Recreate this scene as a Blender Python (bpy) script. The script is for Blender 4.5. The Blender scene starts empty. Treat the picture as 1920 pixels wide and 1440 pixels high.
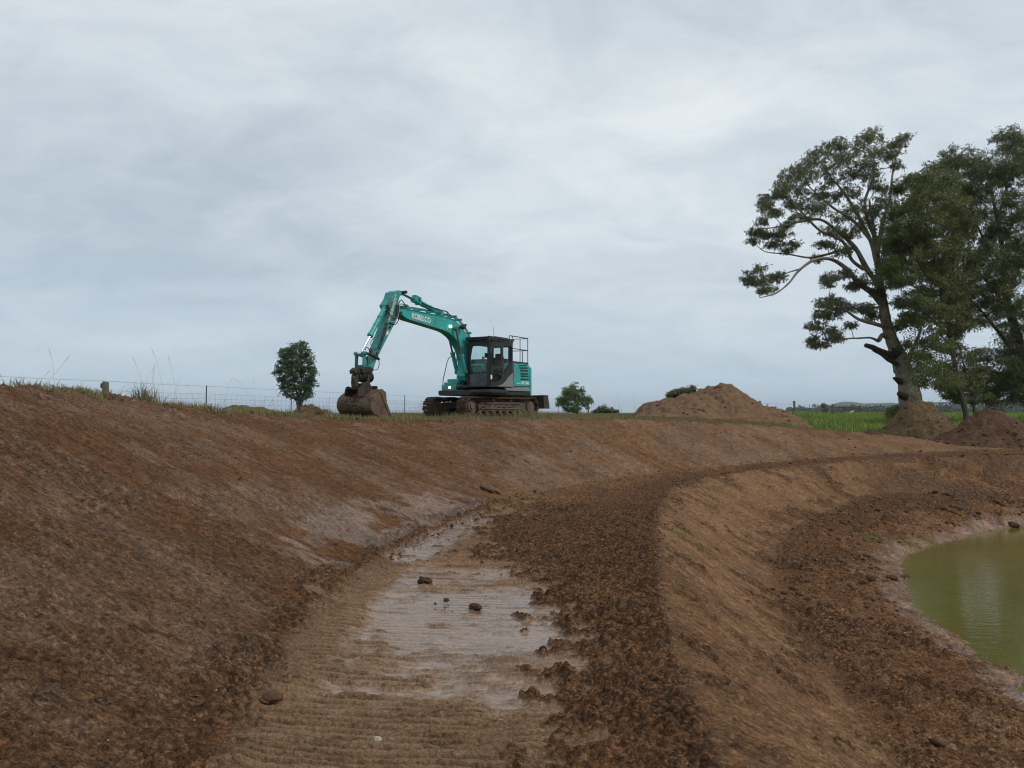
import bpy, bmesh, math, random
import numpy as np
from mathutils import Vector
SC = bpy.context.scene
COL = SC.collection
R = math.radians
random.seed(4)
FOC = 1450.0      # focal length in photo pixels (1920 wide)
HOR = 772.0       # horizon row
EYE = 1.65

# ------------------------------------------------------------------ camera
cam_d = bpy.data.cameras.new("camera"); cam = bpy.data.objects.new("camera", cam_d); COL.objects.link(cam)
cam.location = (0, 0, EYE); cam.rotation_euler = (R(90), 0, 0)
cam_d.sensor_width = 36.0; cam_d.lens = 36.0*FOC/1920.0
cam_d.shift_y = (HOR-720.0)/1920.0
cam_d.clip_start = 0.05; cam_d.clip_end = 30000
SC.camera = cam

# ------------------------------------------------------------------ node helper
class NT:
    def __init__(s, tree):
        s.t = tree; tree.nodes.clear()
    def n(s, typ, ins=None, **kw):
        nd = s.t.nodes.new(typ)
        for k, v in kw.items(): setattr(nd, k, v)
        for k, v in (ins or {}).items():
            sock = nd.inputs[k]
            if isinstance(v, bpy.types.NodeSocket): s.t.links.new(v, sock)
            else: sock.default_value = v
        return nd
    def math(s, op, a, b=0.5, c=None, clamp=False):
        nd = s.n('ShaderNodeMath', {0: a, 1: b}, operation=op, use_clamp=clamp)
        if c is not None:
            if isinstance(c, bpy.types.NodeSocket): s.t.links.new(c, nd.inputs[2])
            else: nd.inputs[2].default_value = c
        return nd.outputs[0]
    def mix(s, f, a, b, blend='MIX'):
        nd = s.n('ShaderNodeMix', {0: f}, data_type='RGBA', blend_type=blend)
        for i, v in ((6, a), (7, b)):
            if isinstance(v, bpy.types.NodeSocket): s.t.links.new(v, nd.inputs[i])
            else: nd.inputs[i].default_value = (*v, 1)[:4]
        return nd.outputs[2]
    def ramp(s, f, stops, interp='LINEAR'):
        nd = s.n('ShaderNodeValToRGB', {0: f}); cr = nd.color_ramp; cr.interpolation = interp
        while len(cr.elements) < len(stops): cr.elements.new(0.5)
        for e, (p, c) in zip(cr.elements, stops):
            e.position = p; e.color = (c, c, c, 1) if isinstance(c, (int, float)) else (*c, 1)
        return nd.outputs[0]
    def noise(s, vec, scale, detail=4, rough=0.55, dist=0.0):
        nd = s.n('ShaderNodeTexNoise', {'Scale': scale, 'Detail': detail, 'Roughness': rough, 'Distortion': dist})
        if vec is not None: s.t.links.new(vec, nd.inputs['Vector'])
        return nd.outputs[0]
    def mapping(s, vec, scale=(1, 1, 1), rot=(0, 0, 0), loc=(0, 0, 0)):
        nd = s.n('ShaderNodeMapping'); s.t.links.new(vec, nd.inputs[0])
        nd.inputs['Scale'].default_value = scale; nd.inputs['Rotation'].default_value = rot; nd.inputs['Location'].default_value = loc
        return nd.outputs[0]
    def attr(s, name): return s.n('ShaderNodeAttribute', attribute_name=name).outputs['Fac']

# ------------------------------------------------------------------ sky and sun
SUN_EL, SUN_ROT = R(40), R(112)
world = bpy.data.worlds.new("World"); SC.world = world; world.use_nodes = True
w = NT(world.node_tree)
sky = w.n('ShaderNodeTexSky', sky_type='NISHITA', sun_disc=False, sun_elevation=SUN_EL, sun_rotation=SUN_ROT,
          air_density=1.0, dust_density=2.5, ozone_density=1.2)
d = w.n('ShaderNodeTexCoord').outputs['Generated']
sep = w.n('ShaderNodeSeparateXYZ', {0: d})
zc = w.math('MAXIMUM', sep.outputs[2], 0.0)
zz = w.math('ADD', zc, 0.30)
px_ = w.math('DIVIDE', sep.outputs[0], zz); py_ = w.math('DIVIDE', sep.outputs[1], zz)
pv = w.n('ShaderNodeCombineXYZ', {0: px_, 1: py_, 2: 0.0}).outputs[0]
n1 = w.noise(w.mapping(pv, (0.8, 1.15, 1), (0, 0, R(24)), (1.3, 4.1, 0)), 1.0, 7, 0.55, 0.5)
n2 = w.noise(w.mapping(pv, (1.8, 3.0, 1), (0, 0, R(-24)), (7.7, 0.2, 0)), 1.0, 8, 0.6, 0.4)
n3 = w.noise(w.mapping(pv, (0.35, 0.45, 1), (0, 0, R(5)), (2.2, 9.1, 0)), 1.0, 3, 0.5, 0.2)
n4 = w.noise(w.mapping(pv, (3.4, 4.6, 1), (0, 0, R(30)), (3.1, 5.5, 0)), 1.0, 7, 0.62, 0.6)
nn = w.math('ADD', w.math('ADD', w.math('MULTIPLY', n1, 0.40), w.math('MULTIPLY', n4, 0.26)), w.math('ADD', w.math('MULTIPLY', n2, 0.12), w.math('MULTIPLY', n3, 0.22)))
cl = w.ramp(nn, [(0.38, (3.75, 4.35, 4.9)), (0.46, (4.75, 5.3, 5.78)), (0.53, (5.7, 6.18, 6.5)), (0.60, (6.6, 7.0, 7.2))])
# towards the horizon the overcast turns to a smooth blue-grey
hz = w.ramp(zc, [(0.0, .9), (0.06, 0.62), (0.20, 0.18), (0.4, 0.0)])
c2 = w.mix(hz, cl, (3.85, 4.95, 5.9))
c3 = w.mix(0.06, c2, sky.outputs[0])
top = w.ramp(zc, [(0.0, 0.97), (0.25, 1.0), (0.6, 1.0)])
c4 = w.mix(1.0, c3, top, 'MULTIPLY')
bg = w.n('ShaderNodeBackground', {'Color': c4, 'Strength': 0.128})
w.t.links.new(bg.outputs[0], w.n('ShaderNodeOutputWorld').inputs[0])

sun_d = bpy.data.lights.new("sun", 'SUN'); sun = bpy.data.objects.new("sun", sun_d); COL.objects.link(sun)
sun_d.energy = 1.5; sun_d.angle = R(10); sun_d.color = (1.0, 0.95, 0.88)
# sky sun_rotation is measured clockwise from +Y
sd = Vector((math.sin(SUN_ROT)*math.cos(SUN_EL), math.cos(SUN_ROT)*math.cos(SUN_EL), math.sin(SUN_EL)))
sun.rotation_euler = (-sd).to_track_quat('-Z', 'Y').to_euler()
SC.view_settings.view_transform = 'Standard'; SC.view_settings.look = 'None'
SC.view_settings.exposure = 0.0; SC.view_settings.gamma = 1.0
SC.cycles.max_bounces = 6; SC.cycles.transparent_max_bounces = 20; SC.cycles.use_denoising = True; SC.cycles.denoising_prefilter = 'ACCURATE'; SC.cycles.denoising_input_passes = 'RGB_ALBEDO_NORMAL'; SC.cycles.pixel_filter_type = 'BLACKMAN_HARRIS'; SC.cycles.filter_width = 1.1

# ------------------------------------------------------------------ materials
MATS = {}
def mat(name, col, rough=0.6, metal=0.0, var=0.15, scale=6.0, bump=0.0, bscale=40.0, dirt=0.0, dirtcol=(0.10, 0.06, 0.035), spec=0.5, trans=None):
    if name in MATS: return MATS[name]
    m = bpy.data.materials.new(name); m.use_nodes = True; t = NT(m.node_tree)
    pos = t.n('ShaderNodeNewGeometry').outputs['Position']
    nz = t.noise(pos, scale, 5, 0.6)
    dark = tuple(c*(1-var) for c in col); light = tuple(min(1, c*(1+var)) for c in col)
    c = t.mix(t.ramp(nz, [(0.3, 0.0), (0.7, 1.0)]), dark, light)
    rg = rough
    if dirt > 0:
        dn = t.noise(t.mapping(pos, (1, 1, 0.6)), 3.3, 8, 0.7)
        df = t.ramp(dn, [(0.62-0.35*dirt, 0.0), (0.72-0.25*dirt, min(1.0, 0.35+dirt))])
        c = t.mix(df, c, dirtcol)
        rg = t.math('ADD', t.math('MULTIPLY', df, 0.9-rough), rough)
    b = t.n('ShaderNodeBsdfPrincipled', {'Base Color': c, 'Roughness': rg, 'Metallic': metal, 'Specular IOR Level': spec})
    if bump > 0:
        bn = t.n('ShaderNodeBump', {'Strength': 1.0, 'Distance': bump, 'Height': t.noise(pos, bscale, 6, 0.65)})
        t.t.links.new(bn.outputs[0], b.inputs['Normal'])
    out = t.n('ShaderNodeOutputMaterial')
    if trans:
        tr = t.n('ShaderNodeBsdfTranslucent', {'Color': t.mix(0.5, c, trans)})
        ms = t.n('ShaderNodeMixShader', {0: 0.3}); t.t.links.new(b.outputs[0], ms.inputs[1]); t.t.links.new(tr.outputs[0], ms.inputs[2])
        t.t.links.new(ms.outputs[0], out.inputs[0])
    else:
        t.t.links.new(b.outputs[0], out.inputs[0])
    MATS[name] = m
    return m

# ------------------------------------------------------------------ numpy noise
def _h(ix, iy, seed):
    n = (ix.astype(np.int64)*374761393 + iy.astype(np.int64)*668265263 + seed*1442695041) & 0xffffffff
    n = ((n ^ (n >> 13))*1274126177) & 0xffffffff
    n = ((n ^ (n >> 16))*2246822519) & 0xffffffff
    return ((n ^ (n >> 15)) & 0xffffff).astype(np.float32)/16777215.0
def vn(x, y, seed=0):
    fx = np.floor(x); fy = np.floor(y); tx = (x-fx).astype(np.float32); ty = (y-fy).astype(np.float32)
    tx = tx*tx*(3-2*tx); ty = ty*ty*(3-2*ty)
    ix = fx.astype(np.int64); iy = fy.astype(np.int64)
    a = _h(ix, iy, seed); b = _h(ix+1, iy, seed); c = _h(ix, iy+1, seed); e = _h(ix+1, iy+1, seed)
    return (a+(b-a)*tx)*(1-ty) + (c+(e-c)*tx)*ty
def fbm(x, y, octv=4, seed=0, gain=0.5):
    s = 0; a = 1.0; tot = 0
    for i in range(octv):
        s = s + a*vn(x, y, seed+i*17); tot += a
        x, y = x*1.93+y*0.37+11.3, y*1.93-x*0.37+5.7; a *= gain
    return s/tot
def lumps(x, y, cell, seed, prob=1.0):
    """rounded clods: height 0..1 from jittered cells, each with its own size"""
    x = x/cell; y = y/cell; fx = np.floor(x); fy = np.floor(y); out = np.zeros(x.shape, np.float32)
    for dx in (-1, 0, 1):
        for dy in (-1, 0, 1):
            cx = (fx+dx).astype(np.int64); cy = (fy+dy).astype(np.int64)
            jx = _h(cx, cy, seed); jy = _h(cx, cy, seed+1); r = 0.25+0.45*_h(cx, cy, seed+2); on = _h(cx, cy, seed+3) < prob
            ex = (x-(cx+jx)).astype(np.float32); ey = (y-(cy+jy)).astype(np.float32)*1.15
            q = np.clip(1-(ex*ex+ey*ey)/(r*r), 0, 1)*on
            out = np.maximum(out, q**.75*r/0.7)
    return out
def ss(a, b, x):
    t = np.clip((x-a)/(b-a), 0, 1); return t*t*(3-2*t)

# ------------------------------------------------------------------ terrain curves (x, y, z), closed loops nested round the pond
def pz(px, py, z):
    Y = (EYE-z)*FOC/(py-HOR); return ((px-960)/FOC*Y, Y, z)
def pd(px, Y, z): return ((px-960)/FOC*Y, Y, z)
WATER = -1.2
CR = [pd(0, 8.5, 1.94), pd(100, 9.8, 1.93), pd(200, 11.1, 1.90), pd(280, 12.6, 1.80), pd(388, 14.7, 1.68), pd(540, 16.9, 1.585), pd(700, 18.5, 1.49),
      pd(900, 19.8, 1.44), pd(1100, 21.5, 1.44), pd(1300, 24, 1.35), pd(1500, 27, 1.08), pd(1660, 27.5, .84), pd(1760, 28, .58),
      pd(1920, 28.5, .43), (30, 27, .8), (38, 20, 1), (42, 8, 1), (38, -8, 1), (24, -16, 1.2), (4, -16, 1.5), (-5, -12, 1.8), (-5.6, -3, 1.9), (-5.6, 4, 1.93)]
TO = [(-1.43, 3.58, 0), (-1.59, 5.0, 0), (-1.66, 6.68, 0), (-1.33, 9.65, 0), (-.68, 12.2, 0), pz(960, 940, .03), pz(1060, 915, .08), pz(1200, 893, .12),
      pz(1500, 863, .25), pz(1790, 846, .4), (22, 25, .5), (30, 22, .5), (35, 10, .3), (32, -4, 0), (22, -12, 0), (4, -12, 0), (-1.0, -8, 0), (-1.2, -2, 0), (-1.3, 2, 0)]
ED = [(1.04, 3.58, 0), (1.1, 4.7, 0), (1.28, 6.17, 0), pz(1238, 1000, 0), pz(1248, 940, .03), pz(1300, 903, .08), pz(1500, 873, .2), pz(1790, 855, .35),
      (22, 23.6, .45), (29, 20.6, .45), (33.5, 10, .25), (30.5, -3.4, 0), (21.4, -10.6, 0), (4, -10.4, 0), (1.2, -7, 0), (1.0, -2, 0), (1.0, 2, 0)]
FT = [(2.9, 4.2, -.9), (2.75, 5.5, -.9), (3.1, 7.7, -.9), pz(1450, 1110, -.9), pz(1460, 1020, -.8), pz(1530, 965, -.6), pz(1650, 925, -.45), pz(1800, 922, -.43),
      pz(1920, 916, -.4), (22, 20.8, -.35), (27.0, 18.2, -.45), (31, 9, -.5), (28.5, -2, -.7), (20.5, -8.8, -.9), (5, -8.6, -.9), (2.9, -6, -.9), (2.9, 0, -.9)]
SH = [pz(1960, 1325, WATER), pz(1920, 1270, WATER), pz(1860, 1240, WATER), pz(1780, 1190, WATER), pz(1712, 1130, WATER), pz(1692, 1085, WATER), pz(1690, 1048, WATER),
      pz(1720, 1032, WATER), pz(1790, 1012, WATER), pz(1925, 988, WATER), (18, 19.0, WATER), (24, 17, WATER), (28, 9, WATER), (26, -2, WATER), (18, -7, WATER), (9, -6, WATER), (5.6, -1, WATER), (5.2, 4, WATER)]
def spline(P, n=9):
    P = np.array(P, float); N = len(P); out = []
    for i in range(N):
        a, b, c, e = P[i-1], P[i], P[(i+1) % N], P[(i+2) % N]
        for k in range(n):
            t = k/n
            out.append(0.5*((2*b)+(c-a)*t+(2*a-5*b+4*c-e)*t*t+(3*b-a-3*c+e)*t**3))
    return np.array(out, np.float32)
def turn(P):     # start each loop behind the camera
    k = min(range(len(P)), key=lambda i: P[i][1]); return P[k:]+P[:k]
CURVES = [spline(turn(P)) for P in (CR, TO, ED, FT, SH)]
GX0, GX1, GY0, GY1, GS = -14.0, 46.0, -20.0, 36.0, 0.1
gxs = np.arange(GX0, GX1+GS/2, GS, dtype=np.float32); gys = np.arange(GY0, GY1+GS/2, GS, dtype=np.float32)
gX, gY = np.meshgrid(gxs, gys)
def curve_field(C):
    """signed distance (positive inside), height and arc length of the nearest point of the loop"""
    best = np.full(gX.shape, 1e9, np.float32); zz = np.zeros_like(best); ssd = np.zeros_like(best); ins = np.zeros(gX.shape, bool)
    L = 0.0; N = len(C)
    for i in range(N):
        a = C[i]; b = C[(i+1) % N]; dx, dy = float(b[0]-a[0]), float(b[1]-a[1]); l2 = dx*dx+dy*dy+1e-9
        t = np.clip(((gX-a[0])*dx+(gY-a[1])*dy)/l2, 0, 1)
        d2 = (gX-a[0]-t*dx)**2+(gY-a[1]-t*dy)**2
        m = d2 < best
        best[m] = d2[m]; zz[m] = (a[2]+t*(b[2]-a[2]))[m]; ssd[m] = (L+t*math.sqrt(l2))[m]
        if (a[1] > b[1]) != (b[1] > a[1]) or a[1] != b[1]:
            c = ((a[1] > gY) != (b[1] > gY)) & (gX < (dx)*(gY-a[1])/(dy if dy != 0 else 1e-9)+a[0])
            ins ^= c
        L += math.sqrt(l2)
    dd = np.sqrt(best); dd[~ins] *= -1
    return dd, zz, ssd
FIELDS = [curve_field(C) for C in CURVES]
def samp(F, X, Y):
    fx = np.clip((X-GX0)/GS, 0, len(gxs)-1.001); fy = np.clip((Y-GY0)/GS, 0, len(gys)-1.001)
    ix = fx.astype(np.int32); iy = fy.astype(np.int32); tx = (fx-ix).astype(np.float32); ty = (fy-iy).astype(np.float32)
    return (F[iy, ix]*(1-tx)+F[iy, ix+1]*tx)*(1-ty)+(F[iy+1, ix]*(1-tx)+F[iy+1, ix+1]*tx)*ty

def plateau(X, Y):
    r = np.hypot(X, Y)
    az = X/np.maximum(Y, 1e-3)
    wr = ss(.30, .42, az)*(Y > 10)
    wr = np.where((Y <= 10) & (X > 10), 1.0, wr)
    right = .95+.3*ss(34, 80, Y)-10.5*ss(130, 420, r)
    left = 1.46-11.0*ss(95, 420, r)
    z = left*(1-wr)+right*wr
    far = ss(420, 900, r)
    hill = (60*np.exp(-((r-3900)/900)**2)*ss(.355, .44, az)*(0.55+0.65*fbm(az*14+3, r*0+1.5, 4, 91)))*(Y > 0)
    und = (fbm(X/260, Y/260, 3, 55)-.5)*6*far
    return z+und+hill*ss(1500, 2600, r)
def base(X, Y):
    (dC, zC, sC), (dT, zT, sT), (dE, zE, sE), (dF, zF, sF), (dS, zS, sS) = FIELDS
    X = np.asarray(X, np.float32); Y = np.asarray(Y, np.float32)
    C, T, E, F, S = [samp(f[0], X, Y) for f in FIELDS]
    zc_, zt_, ze_, zf_ = [samp(f[1], X, Y) for f in FIELDS[:4]]
    outside_grid = (X < GX0+.2) | (X > GX1-.2) | (Y < GY0+.2) | (Y > GY1-.2)
    C = np.where(outside_grid, -30, C)
    P = plateau(X, Y)
    tA = np.clip(C/np.maximum(C-T, .05), 0, 1)        # 0 crest .. 1 toe
    tB = np.clip(T/np.maximum(T-E, .05), 0, 1)        # 0 toe .. 1 edge
    tD = np.clip(E/np.maximum(E-F, .05), 0, 1)
    tE = np.clip(F/np.maximum(F-S, .05), 0, 1)
    crest = zc_
    z = np.where(C < 0, zc_+(P-zc_)*ss(0, 4.5, -C), 0)
    pA = tA*.8+.2*ss(0, 1, tA)
    z = np.where((C >= 0) & (T < 0), crest+(zt_-crest)*pA, z)
    z = np.where((T >= 0) & (E < 0), zt_+(ze_-zt_)*tB-.05*np.sin(np.pi*tB), z)
    z = np.where((E >= 0) & (F < 0), ze_+(zf_-ze_)*(tD*.7+.3*ss(0, 1, tD)), z)
    z = np.where((F >= 0) & (S < 0), zf_+(WATER-zf_)*(tE*.6+.4*tE*tE), z)
    z = np.where(S >= 0, WATER-np.minimum(S*.3, 1.3), z)
    return z, (C, T, E, F, S, tA, tB, tD, tE)
def gz(x, y):
    z, _ = base(np.array([x]), np.array([y])); return float(z[0])
# ------------------------------------------------------------------ object helpers
def tag(o, label=None, cat=None, group=None, kind=None):
    if label: o['label'] = label
    if cat: o['category'] = cat
    if group: o['group'] = group
    if kind: o['kind'] = kind
    return o
def empty(name, loc, label, cat, group=None):
    o = bpy.data.objects.new(name, None); COL.objects.link(o); o.location = loc; o.empty_display_size = .3
    return tag(o, label, cat, group)
def root_of(o):
    while o.parent: o = o.parent
    return o
def np_mesh(name, V, F, smooth=False):
    """F: (n,k) int array, all the same size"""
    me = bpy.data.meshes.new(name); V = np.ascontiguousarray(V, np.float32); F = np.ascontiguousarray(F, np.int32)
    n, k = F.shape
    me.vertices.add(len(V)); me.vertices.foreach_set('co', V.ravel())
    me.loops.add(n*k); me.loops.foreach_set('vertex_index', F.ravel())
    me.polygons.add(n); me.polygons.foreach_set('loop_start', np.arange(0, n*k, k, dtype=np.int32))
    if smooth: me.polygons.foreach_set('use_smooth', np.ones(n, bool))
    me.update(calc_edges=True); return me
def link(name, me, m, parent=None, origin=(0, 0, 0)):
    o = bpy.data.objects.new(name, me); COL.objects.link(o)
    if m: me.materials.append(m)
    if parent: o.parent = parent
    else: o.location = origin
    return o
def fattr(me, name, arr):
    a = me.attributes.new(name, 'FLOAT', 'POINT'); a.data.foreach_set('value', np.ascontiguousarray(arr, np.float32))

class MB:
    """collects simple solids in world coordinates; build() makes ONE mesh object"""
    def __init__(s): s.v = []; s.f = []
    def add(s, V, F):
        b = len(s.v); s.v += [tuple(p) for p in V]; s.f += [tuple(i+b for i in f) for f in F]; return s
    def hexa(s, P):  # 8 points: bottom 0-3, top 4-7
        return s.add(P, [(0, 3, 2, 1), (4, 5, 6, 7), (0, 1, 5, 4), (1, 2, 6, 5), (2, 3, 7, 6), (3, 0, 4, 7)])
    def box(s, c, a, b, d):  # centre and three half-axis vectors
        c, a, b, d = Vector(c), Vector(a), Vector(b), Vector(d)
        return s.hexa([c-a-b-d, c+a-b-d, c+a+b-d, c-a+b-d, c-a-b+d, c+a-b+d, c+a+b+d, c-a+b+d])
    def prism(s, P, off):  # polygon and offset vector
        n = len(P); off = Vector(off); P = [Vector(p) for p in P]
        return s.add(P+[p+off for p in P], [tuple(range(n))[::-1], tuple(range(n, 2*n))]+[(i, (i+1) % n, n+(i+1) % n, n+i) for i in range(n)])
    def tube(s, pts, r, n=8, cap=True):
        pts = [Vector(p) for p in pts]; m = len(pts); rr = r if isinstance(r, (list, tuple)) else [r]*m
        b = len(s.v); up = None
        for i, p in enumerate(pts):
            t = (pts[min(i+1, m-1)]-pts[max(i-1, 0)]).normalized()
            if up is None:
                up = t.orthogonal().normalized()
            up = (up-t*up.dot(t));
            if up.length < 1e-5: up = t.orthogonal()
            up.normalize(); sd_ = t.cross(up)
            for k in range(n):
                a = 2*math.pi*k/n; s.v.append(tuple(p+(up*math.cos(a)+sd_*math.sin(a))*rr[i]))
        for i in range(m-1):
            for k in range(n):
                s.f.append((b+i*n+k, b+i*n+(k+1) % n, b+(i+1)*n+(k+1) % n, b+(i+1)*n+k))
        if cap:
            s.f.append(tuple(b+k for k in range(n))[::-1]); s.f.append(tuple(b+(m-1)*n+k for k in range(n)))
        return s
    def cyl(s, a, b, r, n=16, r2=None): return s.tube([a, b], [r, r if r2 is None else r2], n)
    def ring(s, c, ax, ro, ri, w, n=24):
        c = Vector(c); ax = Vector(ax).normalized(); u = ax.orthogonal().normalized(); v = ax.cross(u); b = len(s.v)
        for k in range(n):
            a = 2*math.pi*k/n; d_ = u*math.cos(a)+v*math.sin(a)
            for rad, sg in ((ro, -1), (ro, 1), (ri, 1), (ri, -1)): s.v.append(tuple(c+d_*rad+ax*(sg*w/2)))
        for k in range(n):
            k2 = (k+1) % n
            for q in range(4): s.f.append((b+k*4+q, b+k2*4+q, b+k2*4+(q+1) % 4, b+k*4+(q+1) % 4))
        return s
    def build(s, name, m, parent=None, bevel=0.0, smooth=True, seg=2, rough=0.0, loc=None):
        org = Vector(root_of(parent).location) if parent else Vector(loc or (0, 0, 0))
        me = bpy.data.meshes.new(name); me.from_pydata([tuple(Vector(v)-org) for v in s.v], [], s.f); me.update()
        bm = bmesh.new(); bm.from_mesh(me); bmesh.ops.recalc_face_normals(bm, faces=bm.faces); bm.to_mesh(me); bm.free()
        if smooth:
            me.polygons.foreach_set('use_smooth', [True]*len(me.polygons)); me.set_sharp_from_angle(angle=R(35))
        o = link(name, me, m, parent, org)
        if bevel > 0:
            bv = o.modifiers.new('bevel', 'BEVEL'); bv.width = bevel; bv.segments = seg; bv.limit_method = 'ANGLE'; bv.angle_limit = R(35)
        return o
def flat2d(loops, half):
    """filled 2D outline with holes, extruded by +-half: verts, faces"""
    cu = bpy.data.curves.new('outline', 'CURVE'); cu.dimensions = '2D'; cu.fill_mode = 'BOTH'; cu.extrude = half
    for L in loops:
        sp = cu.splines.new('POLY'); sp.points.add(len(L)-1); sp.use_cyclic_u = True
        for p, q in zip(sp.points, L): p.co = (q[0], q[1], 0, 1)
    return _conv(cu)
def text2d(body, size, half, weight=0.0):
    cu = bpy.data.curves.new('letters', 'FONT'); cu.body = body; cu.size = size; cu.extrude = half; cu.offset = weight
    return _conv(cu)
def _conv(cu):
    o = bpy.data.objects.new('tmp', cu); COL.objects.link(o)
    me = bpy.data.meshes.new_from_object(o.evaluated_get(bpy.context.evaluated_depsgraph_get()))
    V = [tuple(v.co) for v in me.vertices]; F = [tuple(p.vertices) for p in me.polygons]
    bpy.data.objects.remove(o); bpy.data.curves.remove(cu); bpy.data.meshes.remove(me)
    return V, F
def roundp(P, r, n=3):
    """round the corners of a 2D polygon"""
    out = []; N = len(P); rs = r if isinstance(r, (list, tuple)) else [r]*N
    for i in range(N):
        a, b, c = Vector(P[i-1]), Vector(P[i]), Vector(P[(i+1) % N]); q = rs[i]
        d1, d2 = (a-b), (c-b); k = min(q, d1.length*.45, d2.length*.45); p1 = b+d1.normalized()*k; p2 = b+d2.normalized()*k
        for j in range(n+1):
            t = j/n; out.append(tuple(p1*(1-t)**2+b*2*t*(1-t)+p2*t*t))
    return out

# ------------------------------------------------------------------ the ground sheet
def build_ground():
    th_dense = np.arange(-.63, .63, .00098); th_c = np.linspace(.63, 2*math.pi-.63, 420)
    TH = np.concatenate([th_dense, th_c]); nT = len(TH)
    r = [.25]
    while r[-1] < 9500:
        q = r[-1]
        k = .05 if q < 2.2 else .0033 if q < 25 else .009 if q < 60 else .03 if q < 400 else .04
        r.append(q*(1+k))
    RR = np.array(r); nR = len(RR)
    rr, tt = np.meshgrid(RR, TH, indexing='ij')
    X = (rr*np.sin(tt)).astype(np.float32).ravel(); Y = (rr*np.cos(tt)).astype(np.float32).ravel()
    # wobble the masks' boundaries a little
    z, (C, T, E, F, S, tA, tB, tD, tE) = base(X, Y)
    sT = samp(FIELDS[1][2], X, Y)
    near = rr.ravel() < 60
    n_l = fbm(X*.55, Y*.55, 4, 3); n_m = fbm(X*2.3, Y*2.3, 4, 7); n_s = fbm(X*9, Y*9, 4, 11); n_f = fbm(X*38, Y*38, 3, 15)
    isA = (C >= 0) & (T < 0); isB = (T >= 0) & (E < 0); isD = (E >= 0) & (F < 0); isF = (F >= 0)
    # softened memberships
    wA = ss(-.06, .12, C+.35*(n_m-.5))*ss(-.0, .1, -T); wB = ss(-.02, .06, T)*ss(-.02, .1, -E); wD = ss(-.08, .1, E+.12*(n_s-.5))*ss(-.25, .15, -F+.3*(n_m-.5)); wF = ss(-.2, .25, F+.5*(n_m-.5))
    kr = ss(8, 12.5, X); wF = np.maximum(wF, wD*kr); wD = wD*(1-.75*kr)
    # streaks: long downhill, narrow along the bank. direction of fall from the toe field
    h = .25; gx_ = samp(FIELDS[1][0], X+h, Y)-samp(FIELDS[1][0], X-h, Y); gy_ = samp(FIELDS[1][0], X, Y+h)-samp(FIELDS[1][0], X, Y-h)
    sT = sT+.9*(n_l-.5)+.25*(n_m-.5); st1 = fbm(sT*2.2+.6*n_l, T*.8, 5, 21, .6); st2 = fbm(sT*9, T*1.2, 4, 23); st3 = fbm(sT*26, T*2.4, 3, 25)
    sE = samp(FIELDS[2][2], X, Y); se1 = fbm(sE*3.1+E*1.2, E*.6, 4, 31); se2 = fbm(sE*13+E*5, E*1.1, 4, 33); se3 = fbm(sE*42+E*16, E*3.5, 3, 35)
    # across-bench ridges left by the tracks
    wob = .35*(n_l-.5)
    br1 = fbm(X*.9, (Y+wob)*7.0, 4, 41); br2 = fbm(X*3.2, (Y+wob)*24, 3, 43)
    lu1 = lumps(X+.05*n_s, Y+.05*n_m, .11, 51, .75); lu2 = lumps(X+.03*n_s, Y, .055, 61, .8); lu3 = lumps(X+.1*n_s, Y+.1*n_m, .24, 71, .35)
    # ---- which ground it is
    bx = tB + .25*(n_m-.5)+.18*(n_l-.5)
    lim = np.interp(Y, [3, 3.6, 5.5, 6.6, 7.6, 8.6, 10.5, 13, 16], [.60, .62, .74, .72, .66, .42, .20, .10, .0])
    clodB = wB*ss(-.05, .07, bx-lim+.42*(n_s-.5)+.22*(fbm(X*2.6, Y*7, 4, 199, .6)-.5))
    clodB = clodB*np.where(Y < 8, ss(.46, .60, tB+.10*(n_m-.5)), 1)
    clodB = np.maximum(clodB, wB*ss(.62, .72, fbm(X*3.1, Y*9, 5, 81, .65)+.3*(n_s-.5)+.11*ss(5.2, 4.2, Y))*.42*(1-.8*np.exp(-((Y-6.3)/1.3)**4)))
    farB = wB*ss(13, 16, Y)
    toe = ss(.30, .05, np.abs(T+.03+.35*(n_m-.5)))*ss(.35, .6, fbm(sT*1.3, sT*0+2, 3, 83)+.15)*(Y < 14)*(near)
    clodF = wF*ss(.46, .58, .50*n_m+.25*n_l+.25*n_s+.06*ss(2.0, .3, F))*ss(.1, .7, -S+.4*(n_m-.5))
    clodF = np.maximum(clodF, wD*ss(.56, .66, n_m*.6+n_s*.2+.2*n_l+.10*ss(-.7, -.1, F)+.10*ss(9, 14, X)+.06*ss(-.5, -.1, -E))*.8)
    edge = ss(.22, .02, np.abs(E+.10*(n_m-.5)+.05))*near
    clodA = wA*ss(.55, .66, n_m*.6+n_l*.4)*.35
    clod = np.clip(clodB*(1-.3*farB)+toe+clodF+.5*edge*(Y > 12)+clodA, 0, 1)
    # ---- displacement
    dz = np.zeros_like(z)
    dz += (n_m-.5)*.05*(wA+wF*1.4+.3*wD)+(n_s-.5)*.022*(wA*.7+wF*1.3+.25*wD+.6*wB)
    crumb = lumps(X+.04*n_s, Y+.04*n_f, .075, 151, .8); crumb2 = lumps(X, Y+.02*n_f, .16, 161, .35)
    rough_ = .55+.9*ss(.35, .65, n_m)
    dz += wA*((st2-.5)*.045+(st3-.5)*.022+crumb*.020*rough_+crumb2*.022*ss(.45, .6, n_m)+(n_f-.5)*.012)
    crk = np.abs(fbm(sT*3.5+2*n_s, T*5+n_m*2, 4, 85)-.5)
    dz -= wA*ss(.03, .0, crk)*.008
    flk = fbm(sT*5+X*2, T*14, 4, 187); dz += wA*(flk-.5)*.022
    dz += wD*((se1-.5)*.10+(se2-.5)*.045+(se3-.5)*.028+crumb*.010+(n_f-.5)*.010+(n_m-.5)*.05)
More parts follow.
